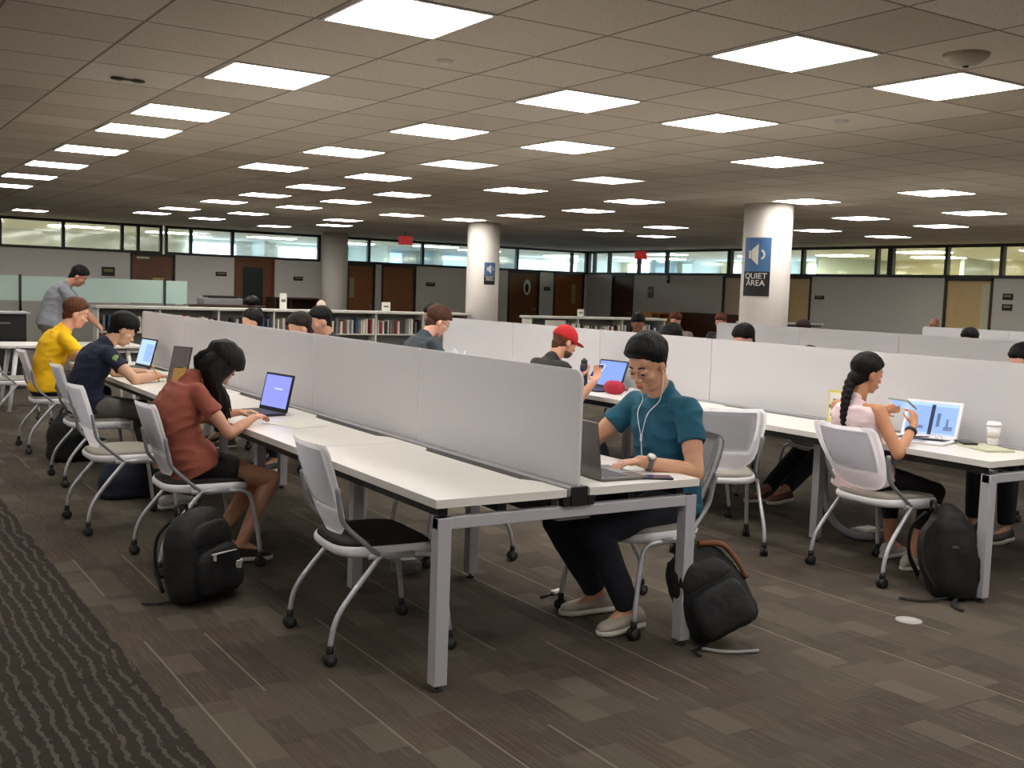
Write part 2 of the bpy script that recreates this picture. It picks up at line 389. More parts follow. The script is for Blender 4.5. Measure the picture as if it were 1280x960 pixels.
# doors
M_BROWN = wood_mat('brown_wood', (104, 60, 30), (138, 88, 50)); M_BROWND = wood_mat('dark_wood', (62, 34, 18), (84, 48, 26)); M_LIGHTW = wood_mat('light_wood', (206, 176, 120), (226, 198, 146))
M_ORW = wood_mat('orange_wood', (140, 82, 38), (168, 104, 54)); M_PINKW = wood_mat('pale_wood', (206, 176, 150), (220, 194, 170))
M_DGL = mat('dark_glass', (44, 58, 52), .15); M_PAPER = mat('paper', (226, 224, 212), .7); M_STEEL = mat('steel', (150, 150, 148), .3, metal=.9)
dn = [1]
def door(a, b, along, leafm, vision=None, extra=None, framem=None, recess=.03, swing=0):
    c = ((a+b)/2, YW, 0) if along == 'x' else (XW, (a+b)/2, 0)
    r = empty('door_%d' % dn[0], c, 0 if along == 'x' else -pi/2); dn[0] += 1; r['kind'] = 'structure'
    w = b-a    # local: x across, y = into the wall
    m = MB(); m.bx(-w/2, -w/2+.045, -.02, .1, 0, 2.06).bx(w/2-.045, w/2, -.02, .1, 0, 2.06).bx(-w/2, w/2, -.02, .1, 2.01, 2.06)
    m.build('door_frame', framem or M_DARK, r)
    leaf = MB().bx(-w/2+.045, w/2-.045, recess, recess+.045, .01, 2.01).build('door_leaf', leafm, r)
    if vision:
        x0, x1, z0, z1, vm = vision
        MB().bx(x0, x1, recess-.008, recess+.05, z0, z1).build('vision_panel', vm, r)
    h = MB(); h.lathe((w/2-.12, recess-.02, 1.0), [(.03, -.015), (.03, .02)], 12, (0, 1, 0)); h.tube([(w/2-.12, recess-.05, 1.0), (w/2-.24, recess-.05, 1.0)], .01, 8); h.tube([(w/2-.12, recess, 1.0), (w/2-.12, recess-.05, 1.0)], .01, 8)
    h.build('door_handle', M_STEEL, r)
    return r
d = door(6.03, 7.04, 'x', M_BROWN); MB().bx(.0, .26, .018, .028, 1.28, 1.52).build('notice', mat('notice_yellow', (196, 184, 120), .8), d); MB().bx(-.36, -.08, .0, .02, 1.94, 1.985).build('nameplate', M_PAPER, d)
door(8.44, 9.44, 'x', M_BROWN, (-.28, .22, .9, 1.85, M_DGL), framem=M_BROWN)
door(11.34, 12.14, 'x', M_ORW, (-.30, -.17, 1.2, 1.7, mat('vision_glass', (176, 164, 130), .2)))
door(12.32, 13.32, 'x', M_ORW)
d = door(16.19, 17.24, 'x', M_BROWN); 
MB().prism([(.12*cos(t*pi/8)+.12, .22*sin(t*pi/8)+1.62) for t in range(16)], 0, .01, Matrix.Translation((0, .02, 0)) @ Matrix.Rotation(pi/2, 4, 'X')).build('round_poster', M_PAPER, d)
MB().prism([(.06*cos(t*pi/8)+.11, .13*sin(t*pi/8)+1.60) for t in range(16)], .01, .014, Matrix.Translation((0, .02, 0)) @ Matrix.Rotation(pi/2, 4, 'X')).build('poster_figure', M_BLACK, d)
door(17.73, 18.80, 'x', M_ORW, (.12, .26, 1.2, 1.75, mat('vision_glass', (176, 164, 130), .2)))
door(23.44, 24.40, 'y', M_BROWND)
door(19.21, 19.95, 'y', M_PINKW)
door(17.10, 17.84, 'y', M_LIGHTW)
door(12.60, 13.66, 'y', M_LIGHTW, (.28, .45, .3, 1.95, mat('lit_side_glass', (206, 206, 168), .3)))
# small wall signs beside the doors
def wall_sign(x, y, z, w, h, along, m, lab):
    r = empty('wall_sign', (x, y, z), 0 if along == 'x' else -pi/2)
    MB().bx(-w/2, w/2, -.02, 0, -h/2, h/2).build('sign_plate', m, r)
    MB().bx(-w*.36, w*.36, -.024, -.019, -h*.05, h*.28).build('sign_insert', mat('sign_tan', (150, 132, 88), .6), r)
    tag(r, lab, 'sign'); return r
wall_sign(5.55, YW, 1.62, .28, .2, 'x', M_BLACK, 'dark square room sign left of the brown door with yellow notice')
wall_sign(8.12, YW, 1.66, .26, .1, 'x', M_BLACK, 'small dark room plate left of the brown door with dark glass')
wall_sign(10.05, YW, 1.62, .24, .1, 'x', M_BLACK, 'small dark room plate between the glazed brown door and the wall column')
wall_sign(13.75, YW, 1.60, .26, .1, 'x', M_BLACK, 'small dark room plate right of the pair of orange wood doors')
wall_sign(17.5, YW, 1.60, .2, .1, 'x', M_BLACK, 'small dark room plate right of the door with the round poster')
wall_sign(XW, 22.7, 1.60, .22, .3, 'y', mat('blue_grey', (96, 110, 124), .6), 'blue grey notice frame on the right wall past the dark door')
wall_sign(XW, 22.0, 1.95, .1, .2, 'y', M_BLACK, 'small dark thermostat on the right wall under the high windows')
wall_sign(XW, 16.85, 1.60, .25, .08, 'y', M_BLACK, 'small dark room plate beside the pale door behind the near column')
wall_sign(XW, 12.28, 1.72, .2, .12, 'y', M_BLACK, 'upper of two dark plates right of the lit door')
wall_sign(XW, 12.28, 1.52, .2, .12, 'y', M_BLACK, 'lower of two dark plates right of the lit door')
# columns
for (x, y, r) in [(10.35, 10.15, .31), (10.35, 17.25, .3), (10.42, 24.2, .3)]:
    MB().lathe((x, y, 0), [(r, 0), (r, CEIL)], 40).build('trim_column', M_COLUMN, kind='structure')
# column posters : blue field with loudspeaker, black field with words
def col_poster(cx, cy, r, zb, w, h, lab, ang):
    o = empty('poster', (cx, cy, zb)); 
    def patch(w0, w1, z0, z1, off, m, name, par):
        mb = MB(); n = 12; ring0 = []; ring1 = []
        A = [ang + (w0+(w1-w0)*i/n)/r for i in range(n+1)]
        vi = [mb.bm.verts.new((cos(a)*(r+off), sin(a)*(r+off), z)) for a in A for z in (z0, z1)]
        vo = [mb.bm.verts.new((cos(a)*(r+off+.003), sin(a)*(r+off+.003), z)) for a in A for z in (z0, z1)]
        for i in range(n):
            for v, in ((vi,), (vo,)): mb.bm.faces.new((v[2*i], v[2*i+2], v[2*i+3], v[2*i+1]))
        return mb.build(name, m, par)
    bl = patch(-w/2, w/2, h*.42, h, .003, mat('poster_blue', (70, 112, 158), .5), 'blue_field', o)
    bk = patch(-w/2, w/2, 0, h*.42, .003, mat('poster_black', (20, 20, 24), .5), 'black_field', o)
    wht = mat('poster_white', (226, 222, 210), .6)
    def wrap(me):
        for v in me.vertices:
            a = ang + v.co.x/r; rr = r + .008 + v.co.z; v.co = Vector((cos(a)*rr, sin(a)*rr, v.co.y))
    # loudspeaker icon in flat local coords (x right as seen, y up); x flips because ang grows counter-clockwise seen from above
    def icon(polys, name, par, m=wht):
        mb = MB()
        for p in polys:
            mb.prism(p, 0, .003)
        bmesh.ops.subdivide_edges(mb.bm, edges=mb.bm.edges[:], cuts=3, use_grid_fill=True)
        ob = mb.build(name, m, par); wrap(ob.data); return ob
    k = w
    zc = h*.71
    cone = [(-.06*k, zc+.10*k), (.14*k, zc+.34*k), (.14*k, zc-.34*k), (-.06*k, zc-.10*k)]
    box = [(-.28*k, zc+.13*k), (-.18*k, zc+.13*k), (-.18*k, zc-.13*k), (-.28*k, zc-.13*k)]
    cone = [(-.16*k, zc+.16*k), (.08*k, zc+.36*k), (.08*k, zc-.36*k), (-.16*k, zc-.16*k)]
    arc = [(.18*k+.13*k*cos(t), zc+.17*k*sin(t)) for t in [pi/2-i*pi/8 for i in range(9)]] + [(.18*k+.07*k*cos(t), zc+.10*k*sin(t)) for t in [-pi/2+i*pi/8 for i in range(9)]]
    icon([box, cone, arc], 'loudspeaker_icon', bl)
    for t, zz in (('QUIET', h*.34), ('AREA', h*.22)):
        cu = text_mesh(t, w*.28, 'lettering', wht, bk, Matrix.Translation((0, zz, 0)), .0015)
        wrap(cu.data)
    tag(o, lab, 'poster'); return o
def toward(cx, cy): return math.atan2(-cy, -cx)
col_poster(10.35, 10.15, .31, 1.545, .37, .74, 'large blue loudspeaker poster with black base on the near round column', toward(10.35, 10.15)-.42)
col_poster(10.35, 17.25, .30, 1.60, .22, .40, 'small blue loudspeaker poster on the middle round column', toward(10.35, 17.25)+.45)
# ------------------------------------------------------------------ ceiling lights
def ceiling_light(dm, ceil=CEIL):
    r = empty('ceiling_light', (0, 0, CEIL))
    m = MB(); a, b = .300, .280
    m.bx(-a, a, -a, -b, -.006, .0).bx(-a, a, b, a, -.006, .0).bx(-a, -b, -b, b, -.006, 0).bx(b, a, -b, b, -.006, 0)
    m.build('light_frame', M_EDGE, r)
    MB().bx(-b, b, -b, b, -.007, .0).build('diffuser', dm, r)
    return r
PL = ceiling_light(M_PAN); PLD = ceiling_light(M_PAN2)
LIGHTS = [(3, 7), (3, 10), (3, 13), (3, 15), (3, 18), (3, 21), (3, 24), (3, 27), (6, 6), (8, 6), (6, 9), (8, 9), (6, 12), (8, 12), (6, 15), (8, 15), (11, 11), (6, 18), (8, 18), (11, 18), (11, 15), (16, 15), (16, 12), (20, 14), (20, 17), (8, 21), (10, 21), (8, 24), (10, 24), (10, 27), (8, 27), (8, 31), (8, 34), (10, 31), (10, 35), (13, 37), (13, 31), (13, 27), (14, 34), (15, 27), (15, 24), (15, 21), (14, 18), (20, 24), (23, 28), (20, 27), (26, 21), (23, 17), (16, 9), (23, 21), (5, 37)]
DIM = {(8, 15), (11, 15)}
words = {3: 'first', 6: 'second', 8: 'third'}
for (a, b) in LIGHTS:
    dim = (a, b) in DIM
    side = 'in the leftmost row' if a == 3 else ('over the near study tables' if a in (6, 8, 10) else 'over the far right tables' if a > 15 else 'over the middle tables')
    dist = 'near the camera' if b < 9 else 'at middle distance' if b < 20 else 'far off by the back wall'
    lab = ('dim square ceiling light %s, %s' if dim else 'square ceiling light %s, %s') % (side, dist)
    put(PLD if dim else PL, USED, ((a+.72)*GX, (b+.43)*GY, CEIL), 0, lab, 'light', 'square ceiling lights ' + side)
EXTRA = [(-2, y) for y in (-6, -2, 2, 6, 10, 14, 18, 23, 29)] + [(-6, y) for y in (-4, 2, 8, 14, 20, 28)] + [(3, 3), (3, 0), (3, -4), (6, 2), (6, -2), (8, 3), (8, -1), (11, 3), (11, 7), (11, -2), (14, 5), (14, 1), (17, 4), (20, 6), (20, 10), (24, 8), (24, 12), (27, 15), (17, 0)]
EXTRA = [e for e in EXTRA if e not in [(11, 7), (14, 5)]]
for (a, b) in EXTRA:
    put(PL, USED, ((a+.72)*GX, (b+.43)*GY, CEIL), 0, 'bright square ceiling light outside the view', 'light', 'square ceiling lights outside the view')
# ceiling fittings
o = empty('smoke_detector', (9.5*GX, 5.62*GY, CEIL)); o.location = (4.72, 3.38, CEIL)
MB().lathe((0, 0, -.055), [(.02, 0), (.06, .008), (.10, .035), (.11, .055)], 24).build('dome', mat('detector_beige', (176, 168, 146), .5), o)
MB().lathe((0, 0, -.062), [(.014, 0), (.016, .01)], 12).build('sensor', M_BLACK, o)
tag(o, 'beige dome detector on the pale ceiling tile at top right', 'smoke detector')
o = empty('sprinkler', (5.82, 5.09, CEIL)); MB().lathe((0, 0, -.02), [(.03, 0), (.05, .018), (.05, .02)], 20).build('sprinkler_cap', M_EDGE, o); tag(o, 'small round ceiling cap right of the large light at upper right', 'sprinkler')
o = empty('sprinkler', (2.87, 5.25, CEIL)); MB().lathe((0, 0, -.02), [(.03, 0), (.05, .018), (.05, .02)], 20).build('sprinkler_cap', M_EDGE, o); tag(o, 'small round ceiling cap right of the second bright light', 'sprinkler')
o = empty('ceiling_bracket', (1.64, 7.05, CEIL)); MB().ell((-.06, 0, -.01), (.045, .03, .01)).ell((.06, 0, -.01), (.045, .03, .01)).box((0, 0, -.01), (.1, .015, .008)).build('bracket_plate', M_DARK, o); tag(o, 'small dark double fitting on the ceiling at upper left', 'ceiling fitting')
# exit signs
for (x, y, lab) in [(10.9, 21.5, 'red hanging exit sign left of the middle column'), (17.6, 21.6, 'red hanging exit sign right of the middle column')]:
    o = empty('exit_sign', (x, y, 2.42), R_(-38)); MB().box((0, 0, .1), (.30, .04, .19), bev=.004).build('sign_box', mat('exit_red', (170, 44, 48), .5, emit=(190, 40, 44), estr=.25), o)
    MB().tube([(0, 0, .19), (0, 0, .30)], .008, 8).build('stem', M_DARK, o)
    text_mesh('EXIT', .12, 'lettering', mat('exit_white', (230, 160, 160), .5), o, Matrix.Translation((0, -.022, .1)) @ Matrix.Rotation(pi/2, 4, 'X'))
    tag(o, lab, 'exit sign')
#@@OBJECTS
# ------------------------------------------------------------------ study benches
MOD = 1.37
def bench(name_x, ya, n, lab, cables=False):
    """long back-to-back bench; name_x = X of the divider, near end at ya, n modules along +Y"""
    r = empty('study_bench', (name_x, ya, 0)); L = n*MOD
    for s in (-1, 1):
        for k in range(n):
            y0 = k*MOD+.002; y1 = (k+1)*MOD-.002; e = .056; b = .105; o = .64
            # scalloped rear edge leaves a cable slot
            poly = [(o, y0), (o, y1), (e, y1), (e, y1-.18), (e+.012, y1-.22), (b, y1-.27), (b, y0+.27), (e+.012, y0+.22), (e, y0+.18), (e, y0)]
            poly = [(s*x, y) for x, y in poly]
            if s > 0: poly = poly[::-1]
            MB().prism(poly, .698, .73).build('worktop', M_WHITE, r)
        # rail under each top
        MB().bx(s*.30, s*.34, .06, L-.06, .655, .697).bx(s*.56, s*.60, .06, L-.06, .655, .697).bx(s*.09, s*.13, .06, L-.06, .62, .697).build('support_rail', M_BLACK, r)
    for k in range(n+1):
        y = k*MOD; yy = y+.03 if k == 0 else (y-.03 if k == n else y)
        xo = .60 if k in (0, n) else .33
        MB().bx(-xo-.028, xo+.028, yy-.022, yy+.022, .615, .66, bev=.003).build('end_beam' if k in (0, n) else 'cross_beam', M_SILVER, r)
        for s in (-1, 1):
            lg = MB().bx(s*xo-.028, s*xo+.028, yy-.028, yy+.028, .025, .66 if k in (0, n) else .616, bev=.003).build('leg', M_SILVER, r)
            MB().lathe((s*xo, yy, 0), [(.022, 0), (.022, .008), (.008, .01), (.008, .03)], 14).build('foot', M_BLACK, lg)
    MB().bx(-.050, .050, -.0, L, .70, .736, bev=.004).bx(-.075, .075, 0.03, L-.03, .60, .61).bx(-.08, -.07, .03, L-.03, .60, .68).bx(.07, .08, .03, L-.03, .60, .68).build('cable_channel', M_RAIL, r)
    MB().bx(-.040, .040, -.008, .004, .662, .739, bev=.003).bx(-.075, -.045, -.004, .03, .662, .70).bx(.045, .075, -.004, .03, .662, .70).build('channel_end_cap', M_BLACK, r)
    for k in range(n):
        y0 = k*MOD+.004; y1 = (k+1)*MOD-.004; z0, z1, c = .738, 1.2, .045
        pts = []
        def corner(cx, cz, a0, rr): return [(cx+rr*cos(a0+i*pi/10), cz+rr*sin(a0+i*pi/10)) for i in range(6)]
        pts += [(y0, z0), (y1, z0)]
        pts += corner(y1-c, z1-c, 0, c) if k == n-1 else corner(y1-.006, z1-.006, 0, .006)
        pts += corner(y0+c, z1-c, pi/2, c) if k == 0 else corner(y0+.006, z1-.006, pi/2, .006)
        M4 = Matrix(((0, 0, 1, 0), (1, 0, 0, 0), (0, 1, 0, 0), (0, 0, 0, 1)))
        MB().prism(pts, -.006, .006, M4).build('divider_screen', M_SCR, r)
    if cables:
        MB().tube([(-.10, 1.52, .60), (-.13, 1.5, .35), (-.14, 1.42, .13), (-.10, 1.28, .04), (0, 1.2, .03)], .022, 10, smooth=6).build('cable_riser', M_SUPP, r)
    tag(r, lab, 'desk'); return r
bench(2.535, 3.43, 5, 'nearest long white bench with frosted divider, teal shirt person at its end')
bench(5.60, 3.25, 5, 'second long white bench on the right with braided hair person', True)
bench(9.55, 3.3, 5, 'third bench showing only its divider behind the second bench')
bench(13.5, 4.6, 4, 'farthest bench divider at the right below the pale door')
# ------------------------------------------------------------------ chairs
def make_chair(cush, nm):
    r = empty(nm, (0, 0, 0))
    # seat pan: rounded tray
    def seat_ring(sc, z, dx=0):
        out = []
        for i in range(32):
            t = 2*pi*i/32; c, s_ = cos(t), sin(t); ex = 2/3.6
            x = abs(c)**ex*(1 if c > 0 else -1)*.225*sc; y = abs(s_)**ex*(1 if s_ > 0 else -1)*.235*sc
            y *= 1+.04*(x/.225)
            zz = z - (.018*max(0, (x-.12)/.1)**2) + .010*(y/.235)**2*(1 if z > .44 else 0)
            out.append((x+dx+.01, y, zz))
        return out
    MB().rings([seat_ring(.80, .405), seat_ring(.93, .408), seat_ring(.99, .42), seat_ring(1.0, .437), seat_ring(.97, .446), seat_ring(.6, .444)]).build('seat_pan', M_CHAIRW, r)
    MB().rings([seat_ring(.90, .440), seat_ring(.945, .447), seat_ring(.94, .456), seat_ring(.87, .464), seat_ring(.5, .466), seat_ring(.1, .465)]).build('seat_cushion', cush, r)
    # back shell
    nu, nv = 16, 16
    def bp(u, v):   # u -1..1 across, v 0..1 up
        z = .485+.385*v
        hw = .165+.075*math.sin(min(1, v*1.25)*pi/2)*1.0 - .012*max(0, v-.75)*4*.25
        # rounded corners
        if v < .22: hw *= (1-(1-v/.22)**2.4*.42)
        if v > .90: hw *= (1-((v-.90)/.10)**2.2*.13)
        zc = z + (-.0)*(1-u*u)
        if v > .9: zc = z
        x = -.185 - .055*sin(v*pi*.5) - .075*v**1.6 + .038*u*u*(.5+.5*v) + .02*cos(v*pi)*0
        return Vector((x, hw*u, zc))
    P = [[bp(-1+2*i/nu, j/nv) for i in range(nu+1)] for j in range(nv+1)]
    def sheet(sel, t, name, m, off=0):
        mb = MB(); V = {}; F = []
        for j in range(nv+1):
            for i in range(nu+1): V[(i, j)] = mb.bm.verts.new(P[j][i]+Vector((off, 0, 0)))
        for j in range(nv):
            for i in range(nu):
                if sel(i, j): f = mb.bm.faces.new((V[(i, j)], V[(i+1, j)], V[(i+1, j+1)], V[(i, j+1)])); f.smooth = True; F.append(f)
        for v in [v for v in mb.bm.verts if not v.link_faces]: mb.bm.verts.remove(v)
        bmesh.ops.solidify(mb.bm, geom=F, thickness=t)
        return mb.build(name, m, r)
    inner = lambda i, j: 2 <= i < nu-2 and 5 <= j < nv-1
    sheet(lambda i, j: not inner(i, j), .011, 'back_shell', M_CHAIRW)
    sheet(inner, .004, 'back_mesh', M_MESHP, .003)
    for s in (-1, 1):
        # flat grey bracket along the lower side of the back
        MB().tube([(-.232, s*.228, .70), (-.218, s*.222, .62), (-.195, s*.222, .55), (-.10, s*.238, .46), (-.055, s*.242, .42)], .0125, 10, smooth=4, flat=.8).build('back_support', M_SUPP, r)
        MB().tube([(.10, s*.238, .418), (-.10, s*.24, .418)], .011, 8).build('side_rail', M_TUBE, r)
        lr = MB().tube([(-.045, s*.243, .425), (-.075, s*.246, .39), (-.20, s*.255, .24), (-.245, s*.262, .16), (-.262, s*.265, .075)], .0115, 10, smooth=4).build('leg', M_TUBE, r)
        lf = MB().tube([(-.02, s*.236, .412), (.13, s*.236, .412), (.185, s*.238, .40), (.215, s*.24, .36), (.245, s*.25, .20), (.262, s*.258, .075)], .0115, 10, smooth=4).build('leg', M_TUBE, r)
        for lg, x, y in ((lr, -.262, s*.265), (lf, .262, s*.258)):
            m = MB(); m.lathe((x, y-.012, .027), [(.0, -.009), (.024, -.009), (.027, -.006), (.027, .006), (.024, .009), (0, .009)], 16, (0, 1, 0))
            m.lathe((x, y+.012, .027), [(.0, -.009), (.024, -.009), (.027, -.006), (.027, .006), (.024, .009), (0, .009)], 16, (0, 1, 0))
            m.lathe((x, y, .03), [(.012, 0), (.016, .03), (.014, .05), (.010, .054)], 12)
            m.build('caster', M_BLACK, lg)
    return r
CH_B = make_chair(M_CUSHB, 'office_chair'); CH_G = make_chair(M_CUSHG, 'office_chair')
GRP = 'white four-legged study chairs'
def chair(p, x, y, deg, lab, grp=None): return put(p, USED, (x, y, 0), R_(deg), lab, 'chair', grp)
chair(CH_B, 1.965, 4.13, -4, 'nearest empty white chair with black seat at the bench corner', GRP)
chair(CH_B, 1.70, 5.72, 0, 'white chair under the terracotta shirt person beside a black backpack', GRP)
chair(CH_G, 1.56, 6.80, 2, 'empty white chair with beige seat between the navy and terracotta shirt people', GRP)
chair(CH_G, 1.73, 8.37, 0, 'white chair under the navy shirt person', GRP)
chair(CH_G, 1.74, 10.00, 0, 'white chair under the yellow shirt person', GRP)
chair(CH_G, 3.235, 3.87, 183, 'white chair under the teal shirt person at the bench end', GRP)
chair(CH_G, 3.02, 5.30, 176, 'chair pushed in on the far side of the near bench', GRP)
chair(CH_G, 3.48, 8.32, 180, 'white chair of the dark haired person behind the near divider', GRP)
chair(CH_G, 3.52, 9.65, 178, 'white chair of the person with hair bun', GRP)
chair(CH_G, 4.60, 4.84, 56, 'empty white chair turned away, between teal and pink shirt people', GRP)
_bc = chair(CH_G, 5.02, 3.93, -4, 'white chair under the person with the long braid', GRP)
for _c in _bc.children:
    if _c.name.startswith('back_shell') or _c.name.startswith('back_mesh'):
        _c.matrix_local = Matrix.Translation((-.185, 0, .485)) @ Matrix.Rotation(R_(-10), 4, 'Y') @ Matrix.Translation((.185, 0, -.485))
chair(CH_G, 4.60, 6.72, 0, 'chair of the person in the red cap', GRP)
chair(CH_G, 4.62, 8.75, 0, 'white chair of the person with glasses behind the near divider', GRP)
chair(CH_G, 4.98, 5.62, 4, 'white chair back showing above the teal shirt shoulder', GRP)
chair(CH_G, 6.42, 3.48, 184, 'chair behind the bench end at the right edge', GRP)
chair(CH_G, 6.40, 5.55, 180, 'chair of the person with sandals under the second bench', GRP)
chair(CH_G, 6.75, 6.62, 180, 'chair of the dark haired person right of the round column', GRP)
chair(CH_G, 6.75, 7.45, 180, 'chair of the person in black behind the second divider', GRP)
chair(CH_G, 10.42, 9.35, 180, 'chair hidden behind the third divider below the column', GRP)
chair(CH_G, 10.35, 7.05, 180, 'chair hidden behind the third divider below the lit door', GRP)
chair(CH_G, 1.68, 11.75, 4, 'empty white chair before the far table at the left edge', GRP)
chair(CH_G, 8.45, 10.45, -120, 'chair of the person in the white collar shirt', GRP)
chair(CH_G, 6.85, 4.18, 178, 'chair of the black haired person at the right picture edge', GRP)
# ------------------------------------------------------------------ far table at left
o = empty('table', (1.35, 12.95, 0)); 
MB().box((0, 0, .715), (1.5, .75, .03), bev=.006).build('tabletop', M_WHITE, o)
for sx in (-1, 1):
    for sy in (-1, 1):
        MB().tube([(sx*.58, sy*.28, .70), (sx*.66, sy*.33, 0.01)], [.028, .018], 12).build('leg', M_CHAIRW, o)
MB().bx(-.58, .58, -.26, -.22, .66, .70).bx(-.58, .58, .22, .26, .66, .70).build('apron', M_SILVER, o)
o.location = (2.40, 13.05, 0)
tag(o, 'white table with slanted legs at the left edge behind the yellow shirt', 'table')
# ------------------------------------------------------------------ mint glass cubicle, black cabinet
M_MINT = NT('mint_glass'); M_MINT.b.inputs['Base Color'].default_value = (*lin((226, 242, 235)), 1); M_MINT.b.inputs['Roughness'].default_value = .3
_tr = M_MINT.t.nodes.new('ShaderNodeBsdfTranslucent'); _tr.inputs[0].default_value = (*lin((212, 236, 226)), 1); _ms = M_MINT.t.nodes.new('ShaderNodeMixShader'); _ms.inputs[0].default_value = .45
M_MINT.t.links.new(M_MINT.b.outputs[0], _ms.inputs[1]); M_MINT.t.links.new(_tr.outputs[0], _ms.inputs[2]); M_MINT.t.links.new(_ms.outputs[0], M_MINT.t.nodes['Material Output'].inputs['Surface']); M_MINT = M_MINT.m
M_CUB = mat('cubicle_fabric', (146, 144, 136), .9)
o = empty('cubicle_partition', (2.3, 18.3, 0)); xs = [0, .36, 2.56, 2.95]
MB().bx(-.6, 2.95, -.03, .03, 0.0, 1.08).build('fabric_panel', M_CUB, o)
for a, b in zip([-.6]+xs[:-1], xs): MB().bx(a+.02, b-.02, -.006, .006, 1.09, 1.47).build('glass_panel', M_MINT, o)
for x in [-.6]+xs[1:-1]+[0]: MB().bx(x-.018, x+.018, -.03, .03, 0, 1.49).build('post', M_DARK, o)
tag(o, 'low cubicle screen with mint green frosted glass on top', 'partition')
o = empty('filing_cabinet', (2.05, 15.6, 0)); MB().bx(-.26, .26, -.25, .25, .04, .98, bev=.006).build('body', M_BLACK, o)
for z in (.30, .62, .94):
    dr = MB().bx(-.24, .24, -.27, -.25, z-.29, z-.005).build('drawer', mat('cabinet_black', (34, 33, 33), .5), o); MB().bx(-.06, .06, -.29, -.27, z-.09, z-.07).build('drawer_pull', M_STEEL, dr)
MB().bx(-.3, .3, -.3, .3, .98, 1.0).build('cabinet_top', M_SILVER, o)
tag(o, 'black cabinet beside the grey shirt standing person', 'cabinet')
# ------------------------------------------------------------------ bookcases and books
M_SHELF = mat('shelf_white', (206, 202, 192), .5); M_SHELFG = mat('shelf_grey', (128, 128, 124), .6)
def bookcase(x0, x1, y, lab, h=1.07):
    o = empty('bookcase', (x0, y, 0)); w = x1-x0
    MB().bx(-.04, w+.04, -.19, .19, h-.04, h, bev=.004).build('top', M_SHELF, o)
    MB().bx(0, w, .14, .155, .05, h-.04).build('back_panel', M_SHELFG, o)
    MB().bx(0, w, -.15, .15, 0, .07).build('plinth', M_SHELFG, o)
    n = max(1, round(w/.92))
    for z in (.36, .66): MB().bx(0, w, -.15, .14, z, z+.022).build('shelf', M_SHELF, o)
    for k in range(n+1):
        x = w*k/n; MB().bx(x-.014, x+.014, -.16, .14, .07, h-.04).build('upright', M_SHELF, o)
    tag(o, lab, 'bookcase'); return n
BW = [(150, 40, 36), (46, 70, 110), (230, 224, 208), (40, 38, 40), (186, 150, 80), (70, 100, 74), (120, 116, 112), (200, 196, 190), (96, 54, 46), (60, 88, 128), (222, 214, 196), (140, 60, 60), (90, 84, 76)]
BN = ['red', 'navy blue', 'cream', 'black', 'ochre', 'green', 'grey', 'pale grey', 'brown', 'blue', 'ivory', 'dark red', 'taupe']
BPROTO = []
def book_proto(i):
    o = empty('book', (0, 0, 0)); c = mat('cover_%s' % BN[i].replace(' ', '_'), BW[i], .6)
    m = MB(); m.bx(-.5, .5, -.003, 0, 0, 1); m.bm.free(); m = MB()
    m.bx(-.018, -.0155, -.09, .07, 0, .24).bx(.0155, .018, -.09, .07, 0, .24).bx(-.018, .018, -.093, -.088, 0, .24)
    m.build('cover', c, o); MB().bx(-.015, .015, -.088, .065, .004, .236).build('pages', M_PAPER, o)
    return o
for i in range(len(BW)): BPROTO.append(book_proto(i))
def shelf_books(x0, x1, y, z, where, gaps, step=.038, seed=1):
    rnd = random.Random(seed); x = x0+.04
    while x < x1-.04:
        if any(a < x < b for a, b in gaps): x += step; continue
        i = rnd.choice([2, 2, 7, 7, 10, 10, 6, 6, 12, 12, 0, 1, 3, 3, 8, 9, 11, 7, 2, 6])
        lean = 0
        o = put(BPROTO[i], USED, (x, y, z), 0, '%s book standing %s' % (BN[i], where), 'book', '%s books %s' % (BN[i], where))
        s = rnd.uniform(.85, 1.12); o.scale = (rnd.uniform(.7, 1.15), 1, s)
        x += step*rnd.choice([1, 1, 1, 1.1, 1.7])
bookcase(3.55, 9.95, 17.2, 'long low white bookcase running behind the near divider to the middle column')
bookcase(10.8, 13.9, 16.4, 'low white bookcase right of the middle column')
bookcase(15.2, 17.2, 15.4, 'short low bookcase behind the near column')
shelf_books(3.6, 9.9, 17.16, .682, 'on the long low bookcase', [(4.4, 4.75), (5.4, 5.6), (6.7, 6.85), (8.6, 8.75)], .046, 3)
shelf_books(10.85, 13.85, 16.36, .682, 'on the bookcase right of the middle column', [(10.9, 11.7), (12.3, 12.5), (13.0, 13.2)], .05, 5)
o = MB().bx(11.05, 11.45, 16.10, 16.18, .0, 1.0).build('end_panel', M_SHELF); tag(o, 'pale flat panel on the bookcase front left of the red cap', 'panel')
for p_ in BPROTO:
    if 'label' not in p_.keys():
        for c_ in list(p_.children): bpy.data.objects.remove(c_)
        bpy.data.objects.remove(p_)
# little signs standing on the bookcases
def stand_sign(x, y, z, w, h, lab):
    o = empty('table_sign', (x, y, z), 0); MB().box((0, 0, h/2), (w, .02, h), bev=.002).build('card', M_PAPER, o); MB().box((0, 0, .005), (w*1.1, .08, .01)).build('base', mat('acrylic', (200, 204, 204), .1), o)
    MB().bx(-w*.3, w*.3, -.0125, -.0095, h*.45, h*.62).build('print_block', mat('print_grey', (110, 106, 100), .7), o)
    tag(o, lab, 'sign')
stand_sign(6.5, 17.2, 1.07, .12, .26, 'tall white card sign on the long bookcase left of the brown cabinet')
stand_sign(8.35, 17.15, 1.07, .16, .16, 'white card sign on the bookcase left of the middle column')
stand_sign(11.95, 16.35, 1.07, .13, .14, 'white card sign on the bookcase above the red cap')
stand_sign(14.9-.1+.6, 15.35, 1.07, .13, .17, 'white card sign on the short bookcase left of the near column')
